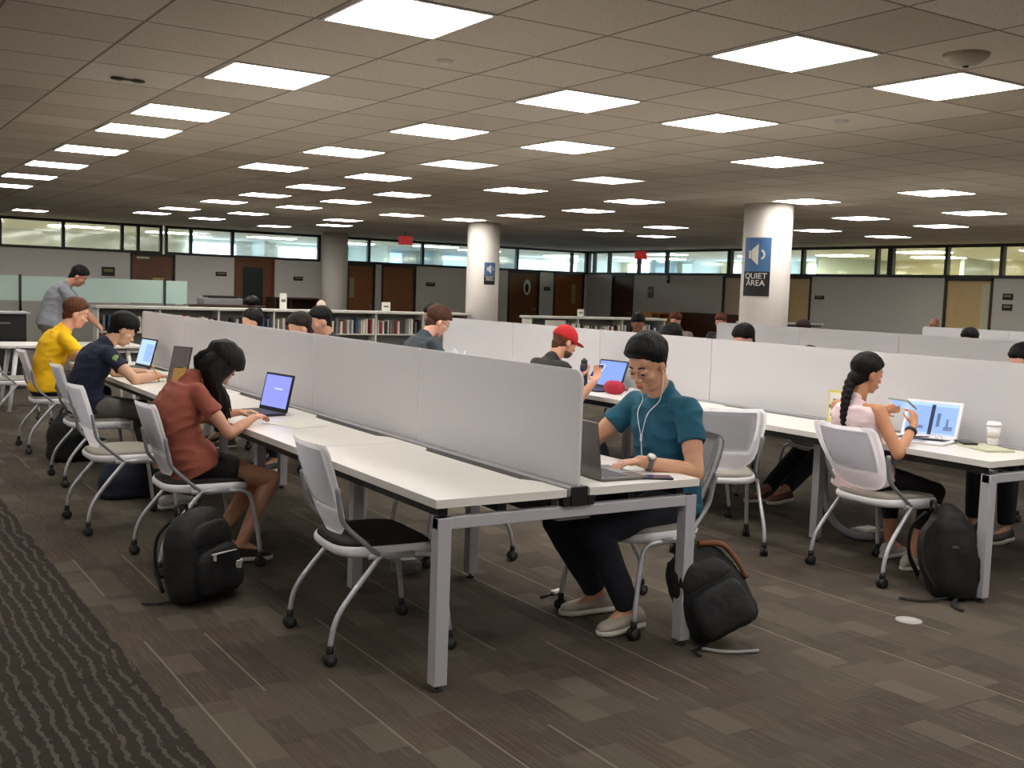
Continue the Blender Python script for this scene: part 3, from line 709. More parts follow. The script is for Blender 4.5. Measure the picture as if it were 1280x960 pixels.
o = MB().ell((0, 0, .08), (.08, .07, .085)).lathe((0, 0, 0), [(.05, 0), (.05, .01), (.02, .02)], 14).build('globe_ornament', mat('peach', (224, 200, 180), .6)); o.location = (7.15, 17.15, 1.07); tag(o, 'small pale round ornament on the long bookcase', 'ornament')
# counters by the walls
def counter(x0, x1, y0, y1, h, m, lab, cat='counter'):
    o = empty('cabinet', ((x0+x1)/2, (y0+y1)/2, 0)); w, d = (x1-x0)/2, (y1-y0)/2
    MB().bx(-w, w, -d, d, h-.04, h, bev=.004).build('top', m, o)
    MB().bx(-w, -w+.03, -d, d, 0, h-.04).bx(w-.03, w, -d, d, 0, h-.04).bx(-w*.3-.015, -w*.3+.015, -d, d, 0, h-.04).build('side_panel', m, o)
    MB().bx(-w, w, d-.03, d, 0, h-.04).build('back_panel', M_BROWND, o); MB().bx(-w, w, -d, d, h*.55, h*.55+.02).build('shelf', m, o)
    tag(o, lab, cat); return o
counter(9.1, 10.2, 24.6, 25.2, 1.16, M_BROWND, 'brown wooden cabinet below the room plate left of the wall column', 'cabinet')
counter(17.2, 17.9, 20.6, 21.3, 1.10, mat('lit_wood', (214, 150, 74), .5), 'bright honey wood counter at the corner right of the red cap')
counter(18.2, 18.8, 17.9, 20.9, 1.12, M_BROWND, 'dark wooden cabinet along the right wall left of the near column', 'cabinet')
o = empty('printer', (6.9, 21.5, 0)); MB().bx(-.75, .75, -.3, .3, .98, 1.02, bev=.005).build('table_top', M_BROWND, o); MB().bx(-.7, .7, -.28, .28, 0, .98).build('cabinet_body', M_BROWND, o)
MB().box((-.1, 0, 1.09), (.8, .45, .14), bev=.02).build('printer_body', M_RAIL, o); MB().box((-.1, -.02, 1.18), (.6, .4, .05), bev=.015).build('lid', M_BLACK, o); MB().ell((.55, 0, 1.12), (.16, .16, .11)).build('speaker', M_BLACK, o)
tag(o, 'dark office machine stand below the mint glass, right of it', 'machine')
# ------------------------------------------------------------------ laptops
def laptop(x, y, z, deg, open_deg, w, d, body, scr, lab, bezel=M_BLACK, content=None, dark_back=None):
    """user sits at local -x, hinge at +x"""
    o = empty('laptop', (x, y, z), R_(deg))
    MB().box((0, 0, .008), (d, w, .014), bev=.004).build('base', body, o)
    kb = MB().box((.03, 0, .0155), (d*.48, w*.86, .002)).build('keyboard', mat('keys', (40, 40, 42), .6), o)
    MB().box((-d*.29, 0, .0155), (d*.28, w*.32, .0015)).build('trackpad', mat('trackpad_grey', (150, 150, 152), .3), o)
    a = R_(open_deg-90); q = Matrix.Rotation(a, 3, 'Y'); h = Vector((d/2, 0, .014))
    def P(u, v, t): return h + q @ Vector((t, u, v))
    lid = MB(); lid.box(P(0, d/2, .004), (.008, w, d), rot=q, bev=.003).build('lid', body, o)
    L = [c for c in o.children if c.name.startswith('lid')][0]
    MB().box(P(0, d/2, -.0005), (.002, w-.008, d-.008), rot=q).build('bezel', bezel, L)
    s = MB().box(P(0, d/2+.004, -.002), (.002, w-.034, d-.036), rot=q).build('screen', scr, L)
    for (u0, u1, v0, v1, m) in content or []:
        MB().box(P((u0+u1)/2, (v0+v1)/2, -.0035), (.001, abs(u1-u0), v1-v0), rot=q).build('screen_window', m, L)
    tag(o, lab, 'laptop'); return o
M_ALU = mat('aluminium_dark', (112, 106, 104), .35, metal=.6); M_ALUL = mat('aluminium', (198, 198, 200), .3, metal=.3); M_LBLK = mat('laptop_black', (34, 34, 38), .4)
S_BLUE = mat('screen_lavender', (10, 10, 14), .3, emit=(112, 118, 206), estr=1.0); S_BLUE2 = mat('screen_blue', (10, 10, 14), .3, emit=(92, 120, 206), estr=1.0)
S_LT = mat('screen_pale', (10, 10, 14), .3, emit=(150, 176, 214), estr=.9); S_DK = mat('screen_dark_patch', (10, 10, 14), .3, emit=(44, 50, 74), estr=.6); S_MID = mat('screen_mid', (8, 8, 10), .3, emit=(122, 150, 196), estr=.9)
S_WARM = mat('screen_warm', (10, 10, 10), .3, emit=(150, 110, 60), estr=.5); S_BROWN = mat('screen_brown', (10, 10, 10), .3, emit=(70, 62, 60), estr=.7)
laptop(2.16, 6.14, .73, 9, 103, .325, .225, M_LBLK, S_BLUE, 'open laptop with lavender screen beside the terracotta shirt person', content=[(-.07, .02, .13, .135, mat('screen_line', (8, 8, 10), .3, emit=(190, 196, 240), estr=1))])
laptop(2.22, 9.50, .73, 6, 105, .36, .25, M_LBLK, S_LT, 'open black laptop in front of the navy shirt person', content=[(-.15, .02, .05, .2, S_MID)])
laptop(2.84, 3.66, .73, 176, 97, .31, .235, M_ALU, S_BLUE2, 'dark grey laptop used by the teal shirt person')
laptop(5.27, 3.90, .73, 16, 112, .325, .225, M_CHAIRW, S_LT, 'white laptop showing two pictures beside the braided hair person', bezel=M_CHAIRW,
       content=[(-.142, -.012, .03, .19, S_MID), (.01, .142, .03, .19, S_MID), (-.10, -.085, .06, .12, S_DK), (-.125, -.075, .05, .075, S_DK), (-.05, -.03, .07, .15, S_DK), (.04, .12, .05, .07, S_DK), (-.012, .01, .02, .20, S_DK)])
laptop(5.27, 6.98, .73, 2, 110, .36, .24, M_LBLK, S_BLUE2, 'open black laptop with blue screen in front of the red cap person')
# tablet standing with picture (navy's neighbour)
o = empty('tablet', (2.24, 8.10, .73), R_(26)); q = Matrix.Rotation(R_(14), 3, 'Y')
MB().box(q @ Vector((0, 0, .14)), (.008, .20, .28), rot=q, bev=.003).build('case', M_LBLK, o); MB().box(q @ Vector((-.0052, 0, .14)), (.002, .185, .262), rot=q).build('screen', S_BROWN, o)
MB().box(q @ Vector((-.0068, -.02, .07)), (.001, .13, .11), rot=q).build('screen_picture', S_WARM, o)
MB().box(Vector((.05, 0, .06)), (.006, .1, .14), rot=Matrix.Rotation(R_(-25), 3, 'Y')).build('kickstand', M_LBLK, o)
tag(o, 'upright tablet with dark warm picture in front of the writing hand', 'tablet')
# papers, phones, cup and so on
def paper(x, y, z, w, d, deg, lab, m=None, cat='paper', h=.003):
    o = MB().box((0, 0, h/2), (w, d, h)).build('paper_sheet', m or M_PAPER); o.location = (x, y, z); o.rotation_euler = (0, 0, R_(deg)); tag(o, lab, cat); return o
paper(2.20, 5.62, .73, .21, .30, 18, 'white paper sheet right of the lavender laptop')
paper(2.12, 8.30, .73, .21, .29, -8, 'paper sheet under the writing hand of the navy shirt person')
paper(2.30, 7.45, .73, .25, .20, 12, 'paper sheet near the divider behind the terracotta shirt person')
def phone(x, y, z, deg, lab, m=M_LBLK, sm=None):
    o = empty('phone', (x, y, z), R_(deg)); MB().box((0, 0, .005), (.075, .15, .009), bev=.003).build('body', m, o); MB().box((0, 0, .0098), (.066, .135, .001)).build('screen', sm or mat('phone_glass', (46, 60, 104), .1), o)
    tag(o, lab, 'phone'); return o
phone(2.985, 3.505, .73, 62, 'phone lying on the white bench end beside the wrist watch')
o = empty('coffee_cup', (5.50, 3.60, .742)); MB().lathe((0, 0, 0), [(.027, 0), (.029, .004), (.038, .108)], 24).build('cup', M_CHAIRW, o); MB().lathe((0, 0, .108), [(.041, 0), (.041, .008), (.037, .012), (.035, .022), (.0, .022)], 24).build('lid', mat('lid_white', (240, 238, 234), .3), o)
MB().lathe((0, 0, .04), [(.0325, 0), (.0365, .035)], 24).build('sleeve', mat('sleeve_cream', (214, 208, 198), .8), o)
tag(o, 'white paper coffee cup with lid on the second bench end', 'cup')
o = MB().box((0, 0, .006), (.17, .26, .012), bev=.002).build('notebook', mat('notebook_green', (196, 196, 168), .6)); o.location = (5.385, 3.565, .73); o.rotation_euler = (0, 0, R_(-20)); tag(o, 'pale green notebook under the coffee cup', 'notebook')
o = empty('phone', (5.40, 3.70, .742), R_(-35)); MB().box((0, 0, .006), (.08, .15, .012), bev=.004).build('body', M_BLACK, o); MB().box((0, 0, .0125), (.07, .13, .001)).build('screen', mat('phone_glass_dark', (20, 20, 24), .1), o); tag(o, 'black phone lying left of the coffee cup', 'phone')
o = empty('eyeglasses', (5.36, 3.86, .73), R_(-25)); m = MB(); m.tube([(.0, .07, .02), (-.12, .075, .02)], .003, 6).tube([(.0, -.07, .02), (-.12, -.06, .02)], .003, 6)
for s in (-1, 1): m.rings([[Vector((0, s*.035+.028*cos(2*pi*i/14)*k, .02+.018*sin(2*pi*i/14)*k)) for i in range(14)] for k in (1, 1.12)], cap=False)
m.build('glasses_frame', M_BLACK, o); tag(o, 'folded dark eyeglasses between laptop and coffee cup', 'glasses')
o = empty('tent_card', (5.50, 4.72, .738-.008), R_(8)); m = MB(); m.box((0, 0, .105), (.004, .105, .21)); m.build('card', mat('card_yellow', (214, 200, 96), .6), o); MB().box((-.003, 0, .112), (.002, .085, .165)).build('card_face', M_PAPER, o)
MB().box((-.0045, 0, .105), (.001, .085, .022)).box((-.0045, -.004, .15), (.001, .04, .012)).box((-.0045, 0, .05), (.001, .06, .02)).build('print_block', mat('print_grey', (110, 106, 100), .7), o); MB().box((0, 0, .004), (.05, .11, .008)).build('base', mat('acrylic', (200, 204, 204), .1), o)
tag(o, 'small yellow edged card standing left of the braided hair person', 'sign')
o = empty('water_bottle', (5.38, 7.28, .73)); MB().lathe((0, 0, 0), [(.030, 0), (.034, .01), (.034, .17), (.028, .19)], 20).build('bottle', mat('bottle_navy', (40, 42, 54), .3), o); MB().lathe((0, 0, .19), [(.028, 0), (.028, .03), (.012, .034), (.012, .045)], 16).build('cap', M_BLACK, o); tag(o, 'dark water bottle standing left of the blue laptop screen', 'bottle')
o = MB().ell((0, 0, .05), (.06, .10, .055), n=16, m=8, fn=lambda d: .12*sin(d.x*7+d.y*5)).build('pencil_pouch', mat('crimson_cloth', (170, 34, 60), .8)); o.location = (5.22, 6.66, .73); tag(o, 'crimson pouch on the bench in front of the blue laptop', 'pouch')
o = empty('open_book', (5.02, 8.80, .738), R_(-14))
for s in (-1, 1): MB().box((0, s*.11, .10), (.16, .21, .012), rot=Matrix.Rotation(s*R_(20), 3, 'X') @ Matrix.Rotation(R_(-62), 3, 'Y')).build('page_block', mat('book_paper_blue', (214, 226, 240), .7), o)
tag(o, 'open bright book held up before the person with glasses', 'book')
o = empty('pen', (2.14, 8.18, .74)); MB().tube([(0, 0, 0), (-.05, .01, .12)], .005, 8).build('barrel', mat('pen_orange', (220, 150, 40), .4), o); MB().tube([(0, 0, -.006), (0.0, 0, .002)], [.001, .004], 8).build('tip', M_BLACK, o); tag(o, 'orange pencil in the writing hand of the navy shirt person', 'pen')
# floor outlets
def outlet(x, y, lab):
    o = empty('floor_outlet', (x, y, 0)); MB().lathe((0, 0, .0), [(.062, 0), (.062, .003), (.056, .005), (.0, .005)], 28).build('cover_plate', mat('outlet_grey', (168, 164, 158), .5), o); MB().lathe((0, 0, .005), [(.040, 0), (.040, .001), (0, .001)], 24).build('lid', mat('outlet_lid', (180, 176, 170), .5), o); tag(o, lab, 'floor outlet')
outlet(4.37, 3.23, 'round pale floor outlet in front of the backpack at right')
o = empty('floor_outlet', (2.60, 5.02, 0)); MB().box((0, 0, .035), (.13, .13, .07), bev=.012).build('housing', mat('clear_grey', (120, 118, 116), .3, alpha=.6), o); MB().box((0, 0, .075), (.09, .09, .01), bev=.004).build('socket_plate', M_RAIL, o); tag(o, 'small grey power box on the floor under the near bench', 'power box')
for (x, y, lab) in [(5.68, 4.55, 'grey power box on the floor under the second bench'), (6.05, 4.25, 'pale power box on the floor behind the braided hair person')]:
    o = empty('floor_outlet', (x, y, 0)); MB().box((0, 0, .03), (.20, .14, .06), bev=.01).build('housing', M_RAIL, o); MB().box((0, 0, .062), (.12, .09, .008)).build('socket_plate', M_EDGE, o); tag(o, lab, 'power box')
o = empty('pen', (3.02, 4.32, .008), R_(20)); MB().tube([(-.05, 0, 0), (.05, 0, 0)], .006, 8).build('barrel', M_BLACK, o); MB().box((.085, 0, .004), (.07, .03, .015), bev=.004).build('clip_case', M_EDGE, o); tag(o, 'dark marker lying on the carpet under the near bench', 'pen')
# ------------------------------------------------------------------ people
SKINS = {}
def skin(name, rgb): return mat('skin_'+name, rgb, .55, vary=.05, vscale=14, bump=.05, bscale=500)
def ik(a, b, l1, l2, pole):
    a, b, pole = Vector(a), Vector(b), Vector(pole); d = b-a; L = d.length
    if L > (l1+l2)*.998: b = a + d*((l1+l2)*.998/L); d = b-a; L = d.length
    u = d.normalized(); x = (l1*l1-l2*l2+L*L)/(2*L); h = math.sqrt(max(l1*l1-x*x, 0)); p = (pole-a); p = (p-u*p.dot(u)).normalized()
    return a+u*x+p*h, b
def hand(mb, w, d, n, s, curl=.5, sc=1.0, thumb_open=.6, spread=.12):
    """w wrist, d pointing direction, n palm normal (the way the palm faces), s thumb side unit"""
    d = Vector(d).normalized(); n = Vector(n); n = (n-d*n.dot(d)).normalized(); s = d.cross(n) if d.cross(n).dot(Vector(s)) > 0 else n.cross(d)
    k = .92*sc
    # palm: flat superellipse loft
    R = []
    for t, hw, hd in ((-.012, .022, .018), (.0, .026, .018), (.03, .036, .015), (.06, .041, .013), (.085, .041, .011), (.094, .036, .007)):
        c = w + d*t*k; R.append([c + s*hw*k*cos(2*pi*i/14) + n*hd*k*sin(2*pi*i/14) for i in range(14)])
    mb.rings(R)
    mb.ell(w+d*.03*k+s*.022*k+n*.008*k, (.02*k, .016*k, .028*k), rot=Matrix((s, n, d)).transposed())
    lens = ((.030, .043, .025, .021), (.010, .047, .029, .023), (-.010, .043, .027, .022), (-.030, .034, .021, .019))
    for i, (off, a, b, c) in enumerate(lens):
        p = w + d*.084*k + s*off*k; dd = (d + s*off*spread*18*.3).normalized(); r = (.0088, .0092, .0088, .0078)[i]*k
        ang = 0
        for seg, (L, q) in enumerate(((a, .55), (b, .8), (c, .6))):
            ang += curl*q; v = dd*cos(ang)+n*sin(ang); e = p+v*L*k; mb.cap(p, e, r, r*.90, 8); p = e; r *= .90
    # thumb from the side near the palm base
    p = w+d*.018*k+s*.026*k; v1 = (d*.62+s*(.35+.5*thumb_open)+n*.30).normalized(); e = p+v1*.040*k; mb.cap(p, e, .0125*k, .0105*k, 8)
    v2 = (v1+d*.35-s*.25+n*.2*curl).normalized(); e2 = e+v2*.030*k; mb.cap(e, e2, .0102*k, .0092*k, 8)
    v3 = (v2+d*.25-s*.25).normalized(); mb.cap(e2, e2+v3*.024*k, .0092*k, .0078*k, 8)
def smooth01(x): x = max(0, min(1, x)); return x*x*(3-2*x)
def human(label, hip, deg, seat=.45, a=(3, 18, 40), pitch=25, yaw=0, tilt=0, sc=1.0, fem=False, sk=(206, 156, 124), hands=None, elb_pole=None, feet=None, knee_pole=None,
          shirt=dict(c=(60, 60, 60)), bottom=dict(c=(25, 28, 40), to='ankle'), hair=dict(k='short', c=(24, 20, 19)), shoes=(60, 56, 54), vox=.006, head=1.0, standing=False, handpose=None,
          girth=1.0, thigh=1.0, detail=True, round_back=0.0, collar=.012, skname='a', group=None):
    F = Vector((cos(R_(deg)), sin(R_(deg)), 0)); Lf = Vector((-F.y, F.x, 0)); U = Vector((0, 0, 1))
    H = Vector((hip[0], hip[1], seat+.095*sc)); base = Vector((hip[0], hip[1], 0 if standing else 0))
    SK = skin(skname, sk)
    # spine
    a1, a2, a3 = [R_(v) for v in a]; N = 13; Ltot = .50*sc; pts = [H.copy()]; dirs = []
    for i in range(N):
        t = i/(N-1); an = a1+(a2-a1)*smooth01(t*1.15); dirs.append(F*sin(an)+U*cos(an)); pts.append(pts[-1]+dirs[-1]*Ltot/N)
    dirs.append(dirs[-1])
    def sp(t):
        x = t*N; i = min(int(x), N-1); return pts[i].lerp(pts[i+1], x-i), dirs[i]
    if round_back:
        for i in range(N+1): t = i/N; pts[i] -= F*round_back*sin(pi*min(1, t*1.15))
    C7 = pts[-1]; shw = (.158 if fem else .180)*sc*girth**.5
    g = girth
    prof = [(-.19, .150, .10), (-.08, .172, .118), (0.06, .168, .118), (.25, .140 if fem else .152, .102), (.45, .148 if fem else .160, .108), (.66, .155 if fem else .172, .112), (.82, .150 if fem else .168, .098), (.92, .115 if fem else .130, .080), (1.0, .062, .062)]
    def torso(mb, grow, t0=-.25, t1=1.1, top=None, flare=0):
        R = []
        for t, w, d in prof:
            if t < t0 or t > t1: continue
            if t < 0: c = H + (-U)*abs(t)*Ltot - F*.0; dd = dirs[0]
            else: c, dd = sp(t)
            dv = Lf.cross(dd).normalized(); fl = flare*max(0, .3-t)
            R.append([c + Lf*(w*sc*g+grow+fl)*(abs(cos(2*pi*i/28))**.8*(1 if cos(2*pi*i/28) > 0 else -1)) + dv*(d*sc*g+grow+fl)*(abs(sin(2*pi*i/28))**.9*(1 if sin(2*pi*i/28) > 0 else -1)) for i in range(28)])
        mb.rings(R)
    sc_, sd = sp(.86)
    Sh = {s: sc_ + Lf*s*shw + F*.015*sc for s in (1, -1)}
    lu, lf_ = .285*sc, .25*sc
    hands = hands or {}; feet = feet or {}
    El, Wr = {}, {}
    for s in (1, -1):
        tgt = Vector(hands.get(s, Sh[s]+F*.30+U*-.28)); pole = Vector((elb_pole or {}).get(s, Sh[s] + Lf*s*.25 - U*.6 - F*.05))
        El[s], Wr[s] = ik(Sh[s], tgt, lu, lf_, pole)
    Hp = {s: H + Lf*s*.088*sc for s in (1, -1)}; Kn, An = {}, {}
    for s in (1, -1):
        tgt = Vector(feet.get(s, (H+F*.42+Lf*s*.12).to_tuple()[:2] + (.09,))); tgt.z = max(tgt.z, .085)
        pole = Vector((knee_pole or {}).get(s, H+F*1.0+Lf*s*.15+U*.3)); Kn[s], An[s] = ik(Hp[s], tgt, .44*sc*thigh, .42*sc, pole)
    # head frame
    nd = F*sin(a3)+U*cos(a3); hb = C7 + nd*.075*sc
    py, pp, pt = R_(yaw), R_(pitch), R_(tilt)
    hf = (F*cos(py)+Lf*sin(py)); hl = (Lf*cos(py)-F*sin(py)); hf2 = hf*cos(pp)-U*sin(pp); hu = hf*sin(pp)+U*cos(pp)
    hl2 = hl*cos(pt)+hu*sin(pt); hu = hu*cos(pt)-hl*sin(pt); hl = hl2; hf = hf2
    k = head*.95*sc
    HC = hb + hu*.085*k + hf*.035*k
    HM = Matrix((hf, hl, hu)).transposed()
    hp = lambda f, l, u: HC + (hf*f+hl*l+hu*u)*k
    E = lambda mb, c, r, **kw: mb.ell(hp(*c), [x*k for x in r], rot=HM, **kw)
    mb = MB()
    torso(mb, -.010, -.25, .85)
    E(mb, (-.012, 0, .035), (.098, .077, .094)); E(mb, (.028, 0, -.025), (.064, .064, .084)); E(mb, (.028, 0, -.075), (.055, .050 if fem else .054, .040)); E(mb, (.064, 0, -.094), (.020, .023, .017))
    E(mb, (.05, 0, .045), (.045, .058, .04))
    mb.cap(hp(.088, 0, .012), hp(.108, 0, -.026), .0075*k, .0115*k, 8)
    for s in (1, -1):
        E(mb, (.098, s*.011, -.030), (.011, .008, .008)); E(mb, (.060, s*.043, -.018), (.024, .020, .020)); E(mb, (-.004, s*.080, -.004), (.020, .009, .031)); E(mb, (.002, s*.078, -.024), (.010, .008, .014))
        E(mb, (.073, s*.031, .012), (.018, .017, .011))
    mb.cap(hp(.080, .032, .030), hp(.086, 0, .028), .010*k, .010*k, 8); mb.cap(hp(.080, -.032, .030), hp(.086, 0, .028), .010*k, .010*k, 8)
    mb.cap(hp(.086, .016, -.055), hp(.086, -.016, -.055), .010*k, .010*k, 8); mb.cap(hp(.082, .014, -.072), hp(.082, -.014, -.072), .010*k, .010*k, 8)
    nr = (.050 if fem else .058)*sc
    mb.cap(C7 - dirs[-1]*.035*sc + F*.008, hp(-.02, 0, -.045), nr*.98, nr*.95, 16)
    for s in (1, -1):
        mb.cap(C7-dirs[-1]*.065*sc-F*.005, Sh[s]-Lf*s*.03, .036*sc, .046*sc, 12)
        ar = (.88 if fem else 1.0)*sc*g
        mb.cap(Sh[s], El[s], (.053 if not shirt.get('sleeve', 1) else .045)*ar, .040*ar); mb.cap(Sh[s].lerp(El[s], .3), Sh[s].lerp(El[s], .65), .048*ar, .046*ar)
        m1 = El[s].lerp(Wr[s], .28); mb.cap(El[s], m1, .040*ar, .0415*ar); mb.cap(m1, Wr[s], .0415*ar, .0255*ar)
        hpz = (handpose or {}).get(s, {}); fd = (Wr[s]-El[s]).normalized()
        d = Vector(hpz.get('d', fd+Vector((0, 0, -.05)))); nn = Vector(hpz.get('n', (0, 0, -1))); hand(mb, Wr[s], d, nn, Vector(hpz.get('s', -Lf*s)), hpz.get('curl', .55), sc*(.9 if fem else 1.0), hpz.get('t', .6))
        lr = (1.0 if not fem else .98)*sc*g
        mb.cap(Hp[s], Kn[s], .082*lr, .056*lr, 16); m2 = Kn[s].lerp(An[s], .3); mb.cap(Kn[s], m2, .055*lr, .056*lr); mb.cap(m2, An[s], .056*lr, .034*lr)
        shd = (Kn[s]-An[s]); ff = Vector((F.x, F.y, 0)); 
        mb.cap(An[s], An[s]+ff*.10*sc-U*.045, .036*sc, .026*sc)
    body = mb.build('person', SK, base=base, remesh=vox, sit=4)
    # face pieces
    lipm = mat('lips_'+skname, tuple(int(v*q) for v, q in zip(sk, (.90, .74, .73))), .5)
    if detail:
        m = MB(); m.cap(hp(.0965, .014, -.0575), hp(.0985, 0, -.0565), .0045*k, .0055*k, 8).cap(hp(.0965, -.014, -.0575), hp(.0985, 0, -.0565), .0045*k, .0055*k, 8).cap(hp(.094, .012, -.0665), hp(.094, -.012, -.0665), .006*k, .006*k, 8)
        m.build('lips', lipm, body, base=base)
        hc = hair['c']; bm_ = mat('brow_%d' % hc[0], hc, .8)
        m = MB()
        for s in (1, -1): m.tube([hp(.094, s*.014, .036), hp(.093, s*.030, .041), hp(.080, s*.047, .036)], [.003*k, .0042*k, .002*k], 6)
        m.build('eyebrows', bm_, body, base=base)
        for s in (1, -1):
            m = MB(); m.ell(hp(.0795, s*.031, .010), (.0125*k,)*3, rot=HM); m.mi = 1; m.ell(hp(.0895, s*.031, .006), (.0035*k, .0062*k, .0062*k), rot=HM)
            m.build('eye', [mat('eye_white', (224, 218, 210), .3), mat('iris_dark', (34, 22, 18), .2)], body, base=base)
            m = MB(); m.ell(hp(.0805, s*.031, .0145), (.0140*k, .0155*k, .0105*k), rot=HM); m.build('eyelid', SK, body, base=base)
            m = MB(); m.tube([hp(.088, s*.019, .004), hp(.0945, s*.031, .002), hp(.086, s*.044, .004)], .0013*k, 6, smooth=2); m.build('lashes', M_BLACK, body, base=base)
    # shirt
    fold = shirt.get('fold', .006)
    sm = mat('cloth_%d_%d_%d' % tuple(shirt['c']), shirt['c'], .9, vary=.10, vscale=9, bump=.25, bscale=500)
    m = MB(); torso(m, .014 if not shirt.get('loose') else .022, -.02 if not shirt.get('long') else -.12, .95, flare=shirt.get('flare', .03))
    # collar closing
    m.cap(C7-dirs[-1]*.075*sc+F*.004, C7-dirs[-1]*(.016-collar)*sc+F*.008, .108*sc*(.9 if fem else 1), .068*sc*(.9 if fem else 1) if shirt.get('sleeve', 1) else .05*sc, 16)
    sl = shirt.get('sleeve', .55)
    for s in (1, -1):
        ar = (.90 if fem else 1.0)*sc*g
        if sl:
            m.cap(C7-dirs[-1]*.075*sc+Lf*s*.05, Sh[s]-Lf*s*.012, .060*sc, .058*ar, 14)
            m.ell(Sh[s]+U*.001, (.060*ar,)*3); m.cap(Sh[s]-Lf*s*.06+U*.004, Sh[s], .058*ar, .059*ar, 14)
            e = Sh[s].lerp(El[s], min(sl, 1.0)); q = (El[s]-Sh[s]).normalized()
            m.tube([Sh[s]-q*.04, Sh[s], Sh[s].lerp(e, .5), e], [.03*ar, .060*ar, .060*ar, (.061 if sl < 1 else .05)*ar], 18)
            if sl > 1: m.cap(El[s], El[s].lerp(Wr[s], sl-1), .050*ar, .038*ar)
        else:
            m.cap(C7-dirs[-1]*.10*sc+Lf*s*.06, Sh[s]-Lf*s*.045, .055*sc, .045*sc, 12)
    fs = shirt.get('seed', 1.0)
    def dispf(co):
        p = Vector((co.x*7+fs, co.y*7, co.z*13)); q = Vector((co.x*16, co.y*16+fs, co.z*22))
        r = 1-abs(noise.noise(p)); return fold*(r*r*1.4-.9) + fold*.35*noise.noise(q)
    m.build('shirt' if sl else 'tank_top', sm, body, base=base, remesh=max(vox, .0065), sit=9, disp=dispf)
    # bottoms
    bc = bottom['c']; bmt = mat('cloth_%d_%d_%d' % tuple(bc), bc, .9, vary=.10, vscale=10, bump=.3, bscale=400)
    m = MB(); torso(m, .008, -.25, .10)
    for s in (1, -1):
        lr = sc*g; q = (Kn[s]-Hp[s]).normalized()
        if bottom.get('to') == 'short':
            e = Hp[s].lerp(Kn[s], .48); m.tube([Hp[s]-q*.05, Hp[s], e], [.06*lr, .098*lr, .088*lr], 20)
        else:
            m.cap(Hp[s], Kn[s], .096*lr, .067*lr, 18); q2 = (An[s]-Kn[s]).normalized(); e = An[s]-q2*(.03 if bottom['to'] == 'ankle' else .14)
            m.tube([Kn[s]-q2*.02, Kn[s]+q2*.10, e], [.064*lr, .067*lr, (.054 if not bottom.get('slim') else .044)*lr], 18)
            m.ell(Kn[s], (.068*lr,)*3)
    m.build('shorts' if bottom.get('to') == 'short' else 'trousers', bmt, body, base=base, remesh=max(vox, .0065), sit=3, disp=lambda co: .005*(1-abs(noise.noise(Vector((co.x*9, co.y*9, co.z*9)))))-.003)
    # shoes
    shm = mat('shoe_%d_%d_%d' % tuple(shoes), shoes, .7); solem = mat('sole_pale', (196, 190, 180), .6)
    for s in (1, -1):
        toe = Vector((F.x, F.y, 0)); toe = (toe*cos(R_(8*s)) + Vector((-toe.y, toe.x, 0))*sin(R_(8*s))); sd_ = Vector((-toe.y, toe.x, 0)); c = Vector((An[s].x, An[s].y, 0)) - toe*.02; lift = An[s].z-.085*1
        m = MB(); R = []
        for t, w, hh in ((-.065, .012, .02), (-.058, .030, .055), (-.03, .036, .085), (.02, .037, .088), (.06, .040, .066), (.11, .046, .048), (.16, .043, .040), (.195, .028, .030), (.207, .010, .018)):
            R.append([c+toe*t*sc+sd_*w*sc*cos(2*pi*i/16)+U*(lift+.016+hh*sc*.5*(1+sin(2*pi*i/16))) for i in range(16)])
        m.rings(R); sh = m.build('shoe', shm, body, base=base, remesh=.006, sit=2)
        pl = [(t, w) for t, w in ((-.068, .014), (-.055, .032), (0, .037), (.06, .039), (.12, .047), (.17, .043), (.205, .022), (.212, 0))]
        poly = [(t*sc, w*sc) for t, w in pl] + [(t*sc, -w*sc) for t, w in pl[::-1][1:]]
        Mx = Matrix(((toe.x, sd_.x, 0, c.x-base.x), (toe.y, sd_.y, 0, c.y-base.y), (0, 0, 1, lift), (0, 0, 0, 1)))
        MB().prism(poly[::-1], 0.002, .022, Mx, True).build('sole', solem, sh)
    # hair
    hc = hair['c']; hm = mat('hair_%d_%d_%d' % tuple(hc), tuple(int(v*.72) for v in hc) if hc[0] < 60 else hc, .62, vary=.2, vscale=30, bump=.4, bscale=120, spec=.2)
    kind = hair['k']; T = hair.get('t', .020); low = hair.get('low', .28); fr = hair.get('front', .55)
    def hfn(d):
        msk = d.z*.8 - d.x*fr + low - .10*abs(d.y)*(1 if d.x > 0 else 0)
        e = smooth01(msk*3.2+.35); top = (.30+.70*smooth01((d.z+.55)/.95))*(1+.5*max(0, d.z)+.35*max(0, d.x)*max(0, d.z))
        return (T/.09)*(e*1.25*top-.35) + e*.05*noise.noise(Vector((d.x*3, d.y*3, d.z*3)))
    if kind != 'none':
        m = MB(); E(m, (-.012, 0, .033), (.099, .079, .095), n=48, m=30, fn=hfn)
        E(m, (-.040, 0, -.020), (.068, .062, .058)); E(m, (-.052, 0, -.055), (.046, .046, .036))
        if kind == 'long':
            rnd = random.Random(4); drop = hair.get('drop', .26)
            for i in range(46):
                an = R_(rnd.uniform(38, 322)); root = hp(-.012+.088*cos(an), .076*sin(an), .05); fwd = max(0, cos(an))
                mid = hp(-.012+.112*cos(an), .098*sin(an), -.06); end = mid + (U*-drop*rnd.uniform(.62, 1.0)) + F*(.035+.05*fwd)*rnd.uniform(.5, 1.2) + Lf*rnd.uniform(-.015, .015) - Lf*.25*((mid-HC).dot(Lf))
                m.tube([hp(-.012+.06*cos(an), .05*sin(an), .10), root, mid, mid.lerp(end, .5)+F*.01, end], [.012, .019, .018, .013, .004], 8, smooth=3)
